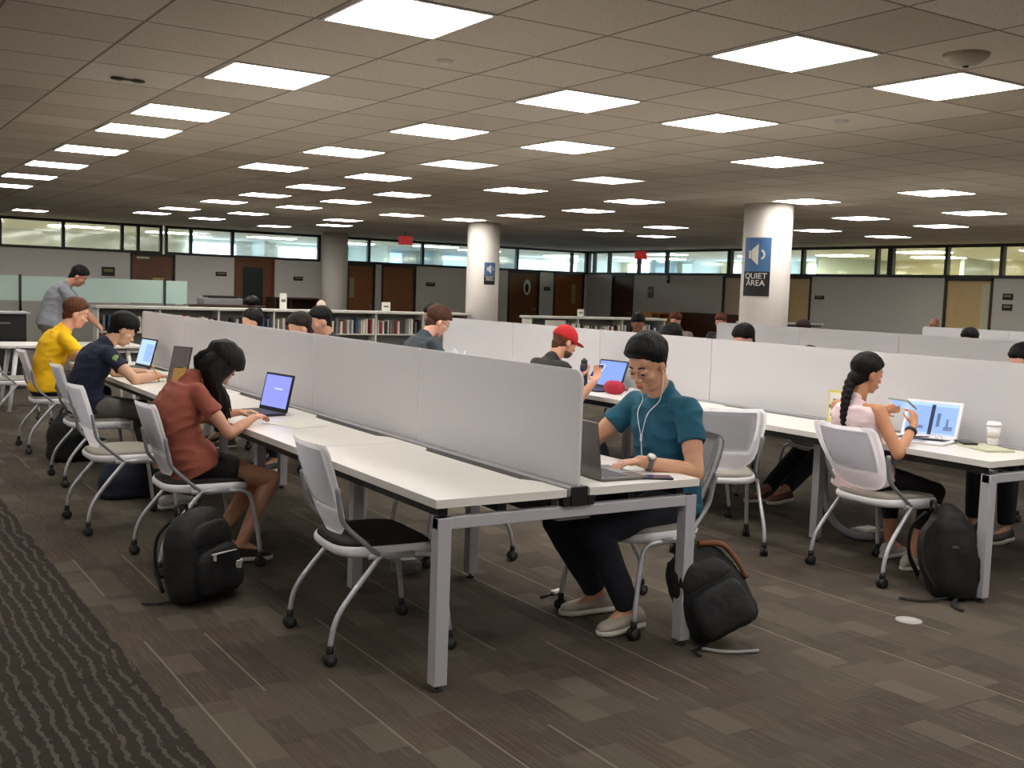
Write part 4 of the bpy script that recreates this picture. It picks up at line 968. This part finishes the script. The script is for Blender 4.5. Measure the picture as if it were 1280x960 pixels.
        if kind == 'braid':
            E(m, (-.085, 0, -.035), (.045, .05, .045)); p = hp(-.105, .0, -.06); q = p + U*-.31 + F*-.04 + Lf*hair.get('side', 0)
            for i in range(21):
                t = i/20; c = p.lerp(q, t) - F*.03*sin(pi*t); w = .033*(1-.5*t); sx = 1 if i % 2 else -1
                m.ell(c + Lf*sx*w*.26, (w*.80, w*.90, .027*(1-.3*t)), rot=Matrix.Rotation(sx*.5, 3, 'X'))
            m.cap(q, q-U*.05, .014, .004)
        if kind == 'bun': E(m, (-.085, 0, .115), (.040, .040, .038))
        if kind in ('messy', 'fringe'):
            rnd = random.Random(9)
            for i in range(26):
                x, y = rnd.uniform(-.06, .085), rnd.uniform(-.06, .06); z = .033+.105*math.sqrt(max(0, 1-(x/.11)**2-(y/.09)**2)); v = Vector((rnd.uniform(.2, .8) if kind == 'fringe' else rnd.uniform(-.4, .9), rnd.uniform(-.4, .4), rnd.uniform(.1, .6) if kind == 'messy' else rnd.uniform(-.3, .15)))
                m.cap(hp(x, y, z), hp(x+v.x*.035, y+v.y*.035, z+v.z*.035), .013*k, .006*k, 6)
            if kind == 'fringe':
                for i in range(14):
                    an = R_(-65+i*10); m.cap(hp(.06*cos(an), .06*sin(an), .10), hp(.098*cos(an), .076*sin(an), .045+.01*(i % 3)), .018*k, .009*k, 6)
        if kind == 'bald_fringe': pass
        m.build('hair', hm, body, base=base, remesh=min(vox, .005), sit=2, disp=lambda co: .003*noise.noise(Vector((co.x*60, co.y*60, co.z*14))))
    if hair.get('beard'):
        m = MB(); E(m, (.030, 0, -.070), (.066, .060, .046)); m.build('beard', mat('beard_brown', hair['beard'], .9), body, base=base, remesh=.006, sit=2)
    if hair.get('cap'):
        cm = mat('cap_red', hair['cap'], .85, bump=.2, bscale=300); m = MB()
        E(m, (-.012, 0, .040), (.112, .090, .106), n=40, m=26, fn=lambda d: (0 if d.z > -.12+.10*(-d.x) else -.22*smooth01((-.12-.10*d.x-d.z)*4)))
        pts = []
        for j in range(7):
            t = j/6; R = []
        cap_o = m.build('cap', cm, body, base=base, remesh=.005, sit=3)
        poly = [(.075, -.066)] + [(.088+.085*cos(R_(v)), .072*sin(R_(v))) for v in range(-75, 76, 15)] + [(.075, .066)]
        Mx = Matrix.Translation(HC-base) @ HM.to_4x4() @ Matrix.Scale(k, 4) @ Matrix.Translation((0, 0, .045)) @ Matrix.Rotation(R_(6), 4, 'Y')
        MB().prism(poly, 0, .005, Mx, True).build('bill', cm, cap_o)
    if hair.get('specs'):
        m = MB()
        for s in (1, -1):
            m.rings([[hp(.100, s*.032+.022*cos(2*pi*i/16)*q, .008+.017*sin(2*pi*i/16)*q) for i in range(16)] for q in (1, 1.14)], cap=False); m.tube([hp(.099, s*.054, .012), hp(.0, s*.082, .012)], .0022, 6)
        m.tube([hp(.101, .010, .010), hp(.101, -.010, .010)], .0025, 6); m.build('glasses_frame', M_BLACK, body, base=base)
    tag(body, label, 'person', group)
    return dict(o=body, base=base, El=El, Wr=Wr, Sh=Sh, Kn=Kn, An=An, hp=hp, HC=HC, F=F, L=Lf, k=k, sp=sp, C7=C7, dirs=dirs, HM=HM)
NAVYJ = (24, 27, 40)
# teal shirt person (faces -X; left hand is nearest the camera)
P1 = human('person in teal T-shirt typing on a grey laptop at the near bench end', (3.36, 3.87), 180, a=(-4, 11, 36), pitch=27, yaw=16, sc=1.03, sk=(204, 152, 118), skname='teal',
      hands={1: (3.045, 3.68, .775), -1: (3.00, 4.02, .775)}, elb_pole={1: (3.45, 3.35, .45), -1: (3.2, 4.6, .55)},
      feet={1: (3.06, 3.72, .09), -1: (3.09, 4.0, .09)}, knee_pole={1: (2.0, 3.66, .6), -1: (2.0, 4.12, .6)}, thigh=1.14,
      handpose={1: dict(d=(-1, .12, -.05), n=(0, .0, -1), curl=.62), -1: dict(d=(-.9, -.35, -.05), n=(0, 0, -1), curl=.6)},
      shirt=dict(c=(28, 88, 108), fold=.009, seed=2.1, sleeve=.52, long=True), bottom=dict(c=NAVYJ, to='ankle'), hair=dict(k='short', c=(18, 15, 15), t=.024, low=.33, front=.84), shoes=(168, 158, 146), vox=.0042)
# terracotta shirt person
P2 = human('person with long dark hair in terracotta T-shirt and black shorts bent over the bench', (1.68, 5.72), 0, a=(-26, 17, 58), pitch=50, yaw=-4, sc=.92, fem=True, sk=(204, 150, 120), skname='terracotta',
      hands={-1: (1.97, 5.62, .775), 1: (1.98, 5.88, .775)}, elb_pole={-1: (1.85, 5.2, .3), 1: (1.85, 6.3, .4)},
      feet={-1: (1.90, 5.60, .09), 1: (1.84, 5.82, .09)}, knee_pole={-1: (2.9, 5.60, .5), 1: (2.9, 5.85, .5)},
      handpose={-1: dict(d=(.8, .45, .1), n=(.2, .3, -1), curl=.7), 1: dict(d=(.8, -.4, .1), n=(0, 0, -1), curl=.7)},
      shirt=dict(c=(156, 84, 68), fold=.009, seed=5.3, sleeve=.50, long=True, loose=True, flare=.04), bottom=dict(c=(20, 19, 20), to='short'), hair=dict(k='long', c=(26, 19, 18), t=.032, drop=.25), shoes=(60, 40, 34), vox=.005, round_back=.04, collar=.02)
# navy shirt person
P3 = human('person with black hair in navy T-shirt writing at the near bench', (1.67, 8.40), 0, a=(-4, 31, 46), pitch=32, yaw=-4, sc=.98, sk=(214, 168, 136), skname='navy',
      hands={-1: (2.14, 8.22, .775), 1: (2.15, 8.60, .775)}, elb_pole={-1: (1.9, 7.7, .5), 1: (1.9, 9.1, .5)}, feet={-1: (2.1, 8.25, .09), 1: (2.1, 8.55, .09)},
      shirt=dict(c=(26, 32, 54), fold=.008, seed=3.2, sleeve=.55, long=True), bottom=dict(c=(104, 100, 92), to='calf'), hair=dict(k='fringe', c=(18, 15, 15), t=.022, low=.27), vox=.006)
# yellow shirt person
P4 = human('person with brown hair in bright yellow T-shirt at the far end of the near bench', (1.66, 10.00), 0, a=(2, 26, 34), pitch=18, yaw=-8, sc=1.02, sk=(220, 166, 138), skname='yellow',
      hands={-1: (2.12, 9.86, .775), 1: (2.15, 10.2, .775)}, elb_pole={-1: (1.9, 9.3, .4), 1: (1.9, 10.8, .5)}, feet={-1: (1.95, 9.85, .09), 1: (2.0, 10.15, .09)},
      shirt=dict(c=(250, 196, 14), fold=.008, seed=7.2, sleeve=.55, long=True), bottom=dict(c=(24, 26, 38), to='ankle'), hair=dict(k='short', c=(88, 52, 34), t=.020, low=.27, front=.74), shoes=(40, 38, 38), vox=.007)
# grey shirt standing person
P5 = human('standing person with dark hair in grey T-shirt leaning over a desk', (2.34, 13.90), -12, seat=.84, standing=True, a=(8, 34, 48), pitch=36, yaw=-4, sc=1.0, sk=(186, 132, 106), skname='grey',
      hands={-1: (2.92, 13.50, .80), 1: (3.0, 13.8, .80)}, elb_pole={-1: (2.5, 13.3, .9), 1: (2.6, 14.6, .9)}, feet={-1: (2.46, 13.78, .09), 1: (2.5, 14.04, .09)}, knee_pole={-1: (3.4, 13.7, .5), 1: (3.4, 14, .5)}, girth=1.1,
      shirt=dict(c=(134, 136, 144), fold=.007, seed=1.2, sleeve=.55, long=True), bottom=dict(c=(120, 116, 104), to='ankle'), hair=dict(k='short', c=(30, 23, 21), t=.020, low=.30, front=.74), vox=.008)
# braided hair person
P6 = human('person with long dark braid in pale pink sleeveless top at the second bench', (5.00, 4.06), 0, a=(-20, -8, 16), pitch=12, yaw=-18, sc=.90, fem=True, sk=(196, 138, 102), skname='braid',
      hands={-1: (5.10, 3.82, .84), 1: (5.20, 4.10, .90)}, elb_pole={-1: (4.9, 3.45, .1), 1: (5.1, 4.7, .5)}, feet={-1: (5.22, 3.86, .09), 1: (5.35, 4.12, .09)}, knee_pole={-1: (6.2, 3.6, .6), 1: (6.2, 4.3, .6)},
      handpose={-1: dict(d=(.35, .35, .85), n=(.2, .9, -.2), curl=.8), 1: dict(d=(.2, -.9, .1), n=(-.8, -.2, .2), curl=.8)},
      shirt=dict(c=(238, 212, 212), fold=.006, seed=4.4, sleeve=0, long=True, loose=False, flare=.06), bottom=dict(c=(22, 20, 22), to='calf', slim=True), hair=dict(k='braid', c=(28, 20, 19), t=.016, side=-.02), shoes=(170, 160, 150), vox=.005)
# red cap person
P7 = human('bearded person in red cap and dark shirt looking down at a phone', (4.48, 6.66), 0, a=(6, 26, 36), pitch=22, yaw=-6, sc=.98, sk=(206, 150, 122), skname='cap',
      hands={-1: (4.80, 6.36, .86), 1: (4.86, 6.68, .86)}, elb_pole={-1: (4.75, 6.2, .2), 1: (4.7, 7.2, .4)}, feet={-1: (5.0, 6.35, .09), 1: (5.0, 6.7, .09)},
      handpose={-1: dict(d=(.6, .45, .5), n=(.2, .3, .9), curl=.6), 1: dict(d=(.6, -.5, .4), n=(0, -.2, .9), curl=.6)},
      shirt=dict(c=(44, 42, 38), fold=.007, seed=8.8, sleeve=.6, long=True), bottom=dict(c=(18, 18, 20), to='ankle'), hair=dict(k='short', c=(96, 60, 42), t=.008, beard=(104, 66, 48), cap=(186, 28, 34)), vox=.006)
# glasses person and the others behind the dividers
P8 = human('person with glasses and messy brown hair in dark grey shirt reading', (4.48, 8.68), 0, a=(4, 24, 36), pitch=28, yaw=-8, sc=1.08, sk=(224, 168, 146), skname='specs', hands={-1: (4.98, 8.42, .80), 1: (5.0, 8.66, .80)}, feet={-1: (4.95, 8.5, .09), 1: (4.95, 8.8, .09)},
      shirt=dict(c=(62, 70, 76), fold=.007, seed=2.8), bottom=dict(c=(30, 32, 40), to='ankle'), hair=dict(k='messy', c=(74, 48, 36), t=.022, specs=True), vox=.008)
def far(lab, hip, deg, c, hc, sk=(206, 156, 130), kind='short', sc=1.0, a=(4, 18, 30), pitch=18, grp=None, fem=False, nm='far', seat=.45, **kw):
    return human(lab, hip, deg, a=a, pitch=pitch, sc=sc, sk=sk, skname=nm, shirt=dict(c=c, fold=.004), bottom=dict(c=(30, 32, 40), to='ankle'), hair=dict(k=kind, c=hc, t=.018, low=.22), vox=.012, detail=False, fem=fem, seat=seat, **kw)
far('person with hair bun beyond the near divider before the long bookcase', (3.52, 9.65), 180, (36, 34, 36), (30, 24, 23), kind='bun', fem=True, pitch=6, sc=.93)
far('dark haired person behind the near divider, left of a pair of heads', (3.48, 8.32), 180, (70, 66, 64), (52, 38, 32), sc=.96, kind='messy')
far('dark haired person behind the near divider, right of a pair of heads', (4.00, 9.12), 178, (60, 60, 66), (28, 24, 24), sc=1.0, kind='messy')
far('person with dark hair behind the person with glasses', (6.2, 11.2), 200, (120, 118, 120), (32, 26, 26), sc=1.02)
far('person with black hair in black behind the second divider left of the column', (6.75, 7.45), 180, (24, 24, 26), (22, 20, 20), a=(4, 26, 44), pitch=34)
far('dark haired person behind the second divider right of the column', (6.75, 6.62), 180, (40, 40, 44), (20, 18, 18), pitch=26)
far('person with sandals bent low behind the second divider', (6.58, 5.60), 180, (34, 34, 38), (22, 20, 20), a=(8, 40, 60), pitch=50, sc=.98, feet={1: (5.75, 5.42, .09), -1: (5.82, 5.62, .09)}, knee_pole={1: (5.9, 5.4, 1.2), -1: (5.9, 5.6, 1.2)}, shoes=(110, 62, 50))
far('dark haired person in white collar shirt beyond the second bench', (8.5, 10.45), 235, (226, 222, 216), (30, 24, 22), sk=(150, 104, 82), nm='brown', pitch=26)
far('auburn haired person left of two heads by the near column', (10.6, 12.0), 200, (150, 140, 136), (92, 52, 40), sc=.98)
far('auburn haired person right of two heads by the near column', (11.2, 11.75), 210, (60, 60, 60), (104, 62, 46), sc=.98)
far('person with dark reddish hair behind the third divider by the column', (10.42, 9.35), 180, (50, 50, 50), (52, 30, 26), sc=.97)
far('person with black hair behind the third divider below the lit door', (10.38, 7.02), 180, (50, 50, 50), (20, 18, 18), sc=.98)
far('black haired person half cut by the right picture edge', (6.85, 4.18), 178, (40, 40, 44), (16, 14, 14), sc=.97)
far('bald person in front of the lit door at right', (16.6, 12.05), 190, (120, 110, 104), (150, 120, 104), kind='none', sk=(176, 124, 100), nm='bald')
for (x, y, d, lab) in [(6.2, 11.2, 200, 'chair of the person sitting behind the person with glasses'), (10.6, 12.0, 200, 'chair of the left auburn haired person'), (11.2, 11.75, 210, 'chair of the right auburn haired person'), (16.6, 12.05, 190, 'chair of the bald person'), (4.02, 9.12, 180, 'white chair of the rightmost dark haired person before the long bookcase')]:
    chair(CH_G, x, y, d, lab, GRP) if 'pair' not in lab else None
# ---- worn and held things
def ring_on(p, q, t, r, w, name, m, P, dz=0):
    a = p.lerp(q, t); d = (q-p).normalized(); b = P['base']
    return MB().tube([a-d*w/2, a+d*w/2], r, 20).build(name, m, P['o'], base=b)
# watch on the teal shirt person's left wrist
w, e = P1['Wr'][1], P1['El'][1]; d = (w-e).normalized(); pw = w-d*.045
up = Vector((.0, -.55, .85)); up = (up-d*up.dot(d)).normalized(); b = P1['base']
MB().tube([pw-d*.011, pw+d*.011], .0345, 22).build('watch_strap', mat('watch_strap_grey', (90, 84, 80), .5), P1['o'], base=b)
q = Vector((0, 0, 1)).rotation_difference(up)
wf = MB().lathe(pw+up*.030, [(.0, 0), (.021, 0), (.022, .004), (.021, .010), (.0, .010)], 24, up).build('watch_case', M_STEEL, P1['o'], base=b)
MB().lathe(pw+up*.041, [(.017, 0), (.017, .0012), (0, .0012)], 24, up).build('watch_dial', mat('dial_cream', (226, 220, 206), .3), wf, base=Vector((0, 0, 0))+b) 
# earphone cords
hp = P1['hp']; F, L = P1['F'], P1['L']; ch, _ = P1['sp'](.70); ch2, _ = P1['sp'](.35); fr = lambda t, o: P1['sp'](t)[0] + F*o
mid = fr(.58, .155); m = MB()
for s in (1, -1): m.tube([hp(.01, s*.088, -.01), hp(.02, s*.080, -.07), fr(.93, .075)+L*s*.06, fr(.80, .135)+L*s*.035, mid], .0022, 6, smooth=6)
m.tube([mid, fr(.45, .155), fr(.30, .145)], .0024, 6, smooth=5); m.box(mid, (.008, .008, .03))
o = m.build('earphones', mat('cord_white', (226, 228, 230), .4), base=b); tag(o, 'thin white earphone cord hanging on the teal T-shirt', 'earphones')
# black hair tie on braid wrist
w, e = P6['Wr'][-1], P6['El'][-1]; d = (w-e).normalized(); b = P6['base']
m = MB(); m.tube([w-d*.055+Vector((cos(t)*.0, 0, 0)) for t in (0,)]+[w-d*.035], .034, 18); m.build('hair_tie', M_BLACK, P6['o'], base=b, remesh=.005)
o = empty('phone', (5.17, 3.96, .945), 0); q = Matrix.Rotation(R_(-10), 3, 'Z') @ Matrix.Rotation(R_(-55), 3, 'Y'); MB().box((0, 0, 0), (.010, .16, .085), rot=q, bev=.003).build('body', mat('case_green', (150, 160, 140), .5), o); MB().box(q @ Vector((-.006, 0, 0)), (.001, .145, .074), rot=q).build('screen', S_MID, o); tag(o, 'phone held up in both hands by the braided hair person', 'phone')
o = empty('phone', (4.93, 6.50, .925), 0); q = Matrix.Rotation(R_(25), 3, 'Z') @ Matrix.Rotation(R_(-38), 3, 'Y'); MB().box((0, 0, 0), (.15, .075, .009), rot=q, bev=.003).build('body', M_CHAIRW, o); MB().box(q @ Vector((0, 0, .0052)), (.135, .066, .001), rot=q).build('screen', mat('phone_glass', (46, 60, 104), .1), o); tag(o, 'white phone held by the person in the red cap', 'phone')
# shoulder patch on the navy shirt
s = P3['Sh'][-1].lerp(P3['El'][-1], .30); dd = (P3['El'][-1]-P3['Sh'][-1]).normalized(); nn = Vector((.1, -1, .1)); nn = (nn-dd*nn.dot(dd)).normalized(); tt = dd.cross(nn)
m = MB(); m.ell(s+nn*.066, (.026, .018, .006), rot=Matrix((tt, dd, nn)).transposed()).ell(s+nn*.066+dd*.012+tt*.012, (.010, .016, .006), rot=Matrix((tt, dd, nn)).transposed()); m.build('shoulder_print', mat('print_lime', (120, 158, 84), .7), P3['o'], base=P3['base'])
# ------------------------------------------------------------------ backpacks
M_BAG = mat('black_nylon', (12, 12, 13), .75, bump=.3, bscale=300); M_BAG2 = mat('black_nylon_panel', (16, 16, 18), .7, bump=.3, bscale=240)
def backpack(x, y, deg, tip, w, d, h, lab, front=1, details=None, squash=.1, seed=1, roll=0):
    """local: +x is the front pocket side; built upright then leaned by tip degrees"""
    o = empty('backpack', (x, y, 0), R_(deg)); T = Matrix.Rotation(R_(tip), 3, 'Y') @ Matrix.Rotation(R_(roll), 3, 'X')
    def rr(hw, hd, z, cx=0): return [Vector((cx+hd*(abs(sin(2*pi*i/28))**.72)*(1 if sin(2*pi*i/28) > 0 else -1), hw*(abs(cos(2*pi*i/28))**.72)*(1 if cos(2*pi*i/28) > 0 else -1), z)) for i in range(28)]
    sec = [(.02, .72, .8), (.05, .92, .95), (.15, 1, 1), (.4, 1.0, 1.0), (.65, .95, .88), (.82, .84, .70), (.93, .64, .48), (.985, .34, .24), (1.0, .1, .08)]
    parts = {}
    zmin = min((T @ v).z for t, a, b in sec for v in rr(w/2*a, d/2*b, h*t)); up = Vector((0, 0, -zmin+.002))
    f = lambda v: T @ v + up
    nz = lambda co: .010*noise.noise(co*9+Vector((seed, 0, 0))) + .004*(1-abs(noise.noise(co*22)))
    m = MB(); m.rings([[f(v) for v in rr(w/2*a, d/2*b, h*t)] for t, a, b in sec]); m.build('bag_body', M_BAG, o, remesh=.009, sit=3, disp=nz)
    sec2 = [(.06, .6, .6), (.10, .8, .9), (.25, .86, 1), (.45, .82, .9), (.53, .68, .6), (.56, .4, .3)]
    m = MB(); m.rings([[f(v) for v in rr(w/2*a*.92, d/2*.42*b, h*t, d*.46)] for t, a, b in sec2]); m.build('front_pocket', M_BAG2, o, remesh=.008, sit=3, disp=nz)
    sec3 = [(.58, .5, .4), (.61, .72, .7), (.72, .72, .7), (.82, .55, .45), (.85, .3, .2)]
    m = MB(); m.rings([[f(v) for v in rr(w/2*a, d/2*.42*b, h*t, d*.32)] for t, a, b in sec3]); m.build('top_pocket', M_BAG2, o, remesh=.008, sit=3, disp=nz)
    MB().tube([f(Vector((-.35*d, -.04, h*.93))), f(Vector((-.34*d, -.035, h*1.04))), f(Vector((-.34*d, .035, h*1.04))), f(Vector((-.35*d, .04, h*.93)))], .009, 8, smooth=5).build('handle', M_BAG2, o)
    for s in (-1, 1):
        MB().tube([f(Vector((-.42*d, s*.07, h*.90))), f(Vector((-.70*d, s*.10, h*.72))), f(Vector((-.74*d, s*.12, h*.42))), f(Vector((-.52*d, s*.15, h*.14)))], .022, 10, smooth=5, flat=.4).build('shoulder_strap', M_BAG2, o)
    MB().tube([f(Vector((d*.64*cos(t)*1.0*.9, w*.40*sin(t), h*.30+h*.16*cos(t*1)))) for t in [R_(-70+i*14) for i in range(11)]], .003, 6).build('zip', mat('zip_grey', (60, 60, 62), .4), o)
    if details: details(o, f, w, d, h)
    tag(o, lab, 'backpack'); return o
def det1(o, f, w, d, h):
    mz = mat('reflective_white', (228, 226, 222), .4)
    MB().tube([f(Vector((d*.66, -.10, h*.515))), f(Vector((d*.675, .0, h*.50))), f(Vector((d*.64, .09, h*.48)))], .007, 8, smooth=3, flat=.5).build('white_zip_tape', mz, o)
    MB().box(f(Vector((d*.66, -.085, h*.475))), (.012, .008, .03)).build('zip_pull', mz, o)
    MB().box(f(Vector((d*.645, .10, h*.30))), (.008, .045, .05), rot=Matrix.Rotation(R_(12), 3, 'Y')).build('white_label', mz, o)
    MB().tube([(-.06, -.14, .012), (-.12, -.20, .008), (-.17, -.24, .012)], .012, 6, flat=.3).build('loose_strap', M_BAG2, o)
backpack(1.53, 5.02, -52, -8, .41, .22, .42, 'black backpack with white zip on the floor below the terracotta shirt person', details=det1, seed=1)
def det2(o, f, w, d, h):
    MB().tube([f(Vector((.10*d, w*.16, h*1.0))), f(Vector((.14*d, w*.44, h*.88))), f(Vector((.18*d, w*.52, h*.66))), f(Vector((.20*d, w*.53, h*.44)))], .026, 10, smooth=5, flat=.45).build('brown_strap_pad', mat('strap_brown', (104, 62, 34), .8), o)
    MB().tube([(.10, -.14, .010), (.14, -.04, .010), (.12, .10, .010)], .008, 8, smooth=4).build('grey_base_edge', mat('base_grey', (150, 148, 146), .6), o)
    MB().tube([(.04, -.10, .012), (.12, -.18, .008), (.19, -.17, .010)], .010, 6, flat=.4).build('loose_strap', M_BAG2, o)
backpack(3.33, 3.37, -118, -10, .32, .21, .40, 'black backpack with brown strap leaning under the teal shirt person chair', details=det2, seed=3, roll=28)
def det3(o, f, w, d, h):
    MB().tube([(-.05, -.14, .02), (-.18, -.20, .012), (-.30, -.16, .010)], .012, 8, flat=.4, smooth=4).build('loose_strap', M_BAG2, o)
    MB().tube([(-.02, -.16, .02), (-.06, -.26, .012), (-.04, -.34, .010)], .012, 8, flat=.4, smooth=4).build('loose_strap', M_BAG2, o)
    MB().box(f(Vector((-.1*d, -w*.50, h*.62))), (.03, .006, .012)).build('buckle', M_STEEL, o)
backpack(4.98, 3.44, -38, -4, .35, .24, .47, 'tall black backpack with loose straps beside the second bench leg', details=det3, seed=5)
# bags on the floor further along
def soft_bag(x, y, deg, w, d, h, m, lab, seed):
    o = empty('bag', (x, y, 0), R_(deg)); mm = MB(); mm.rings([[Vector((w/2*a*cos(2*pi*i/24), d/2*a*sin(2*pi*i/24), h*t)) for i in range(24)] for t, a in ((.01, .85), (.1, 1), (.5, 1), (.8, .8), (.95, .5), (1, .15))])
    mm.build('bag_body', m, o, remesh=.012, sit=3, disp=lambda co: .014*noise.noise(co*10+Vector((seed, 0, 0))))
    MB().tube([(-.08, 0, h*.9), (-.05, 0, h*1.08), (.05, 0, h*1.08), (.08, 0, h*.9)], .01, 8, smooth=4).build('handle', M_BAG2, o); tag(o, lab, 'bag'); return o
soft_bag(1.78, 7.62, 20, .42, .26, .30, mat('navy_nylon', (26, 30, 50), .8, bump=.2), 'navy bag on the floor between the empty chair and the navy shirt person', 2)
soft_bag(1.72, 9.30, 5, .36, .26, .40, M_BAG, 'black bag on the floor beside the yellow shirt person chair', 4)
o = empty('sneaker', (1.98, 7.15, 0), R_(20)); m = MB(); m.rings([[Vector((t, w_*cos(2*pi*i/14), .02+hh*.5*(1+sin(2*pi*i/14)))) for i in range(14)] for t, w_, hh in ((-.12, .02, .04), (-.10, .035, .07), (0, .04, .07), (.08, .045, .05), (.14, .03, .035))]); m.build('upper', mat('sneaker_white', (206, 204, 200), .6), o, remesh=.006, sit=2); MB().box((.01, 0, .012), (.27, .085, .02), bev=.006).build('sole', M_PAPER, o); tag(o, 'white sneaker like bundle on the floor behind the beige seat chair', 'shoe')
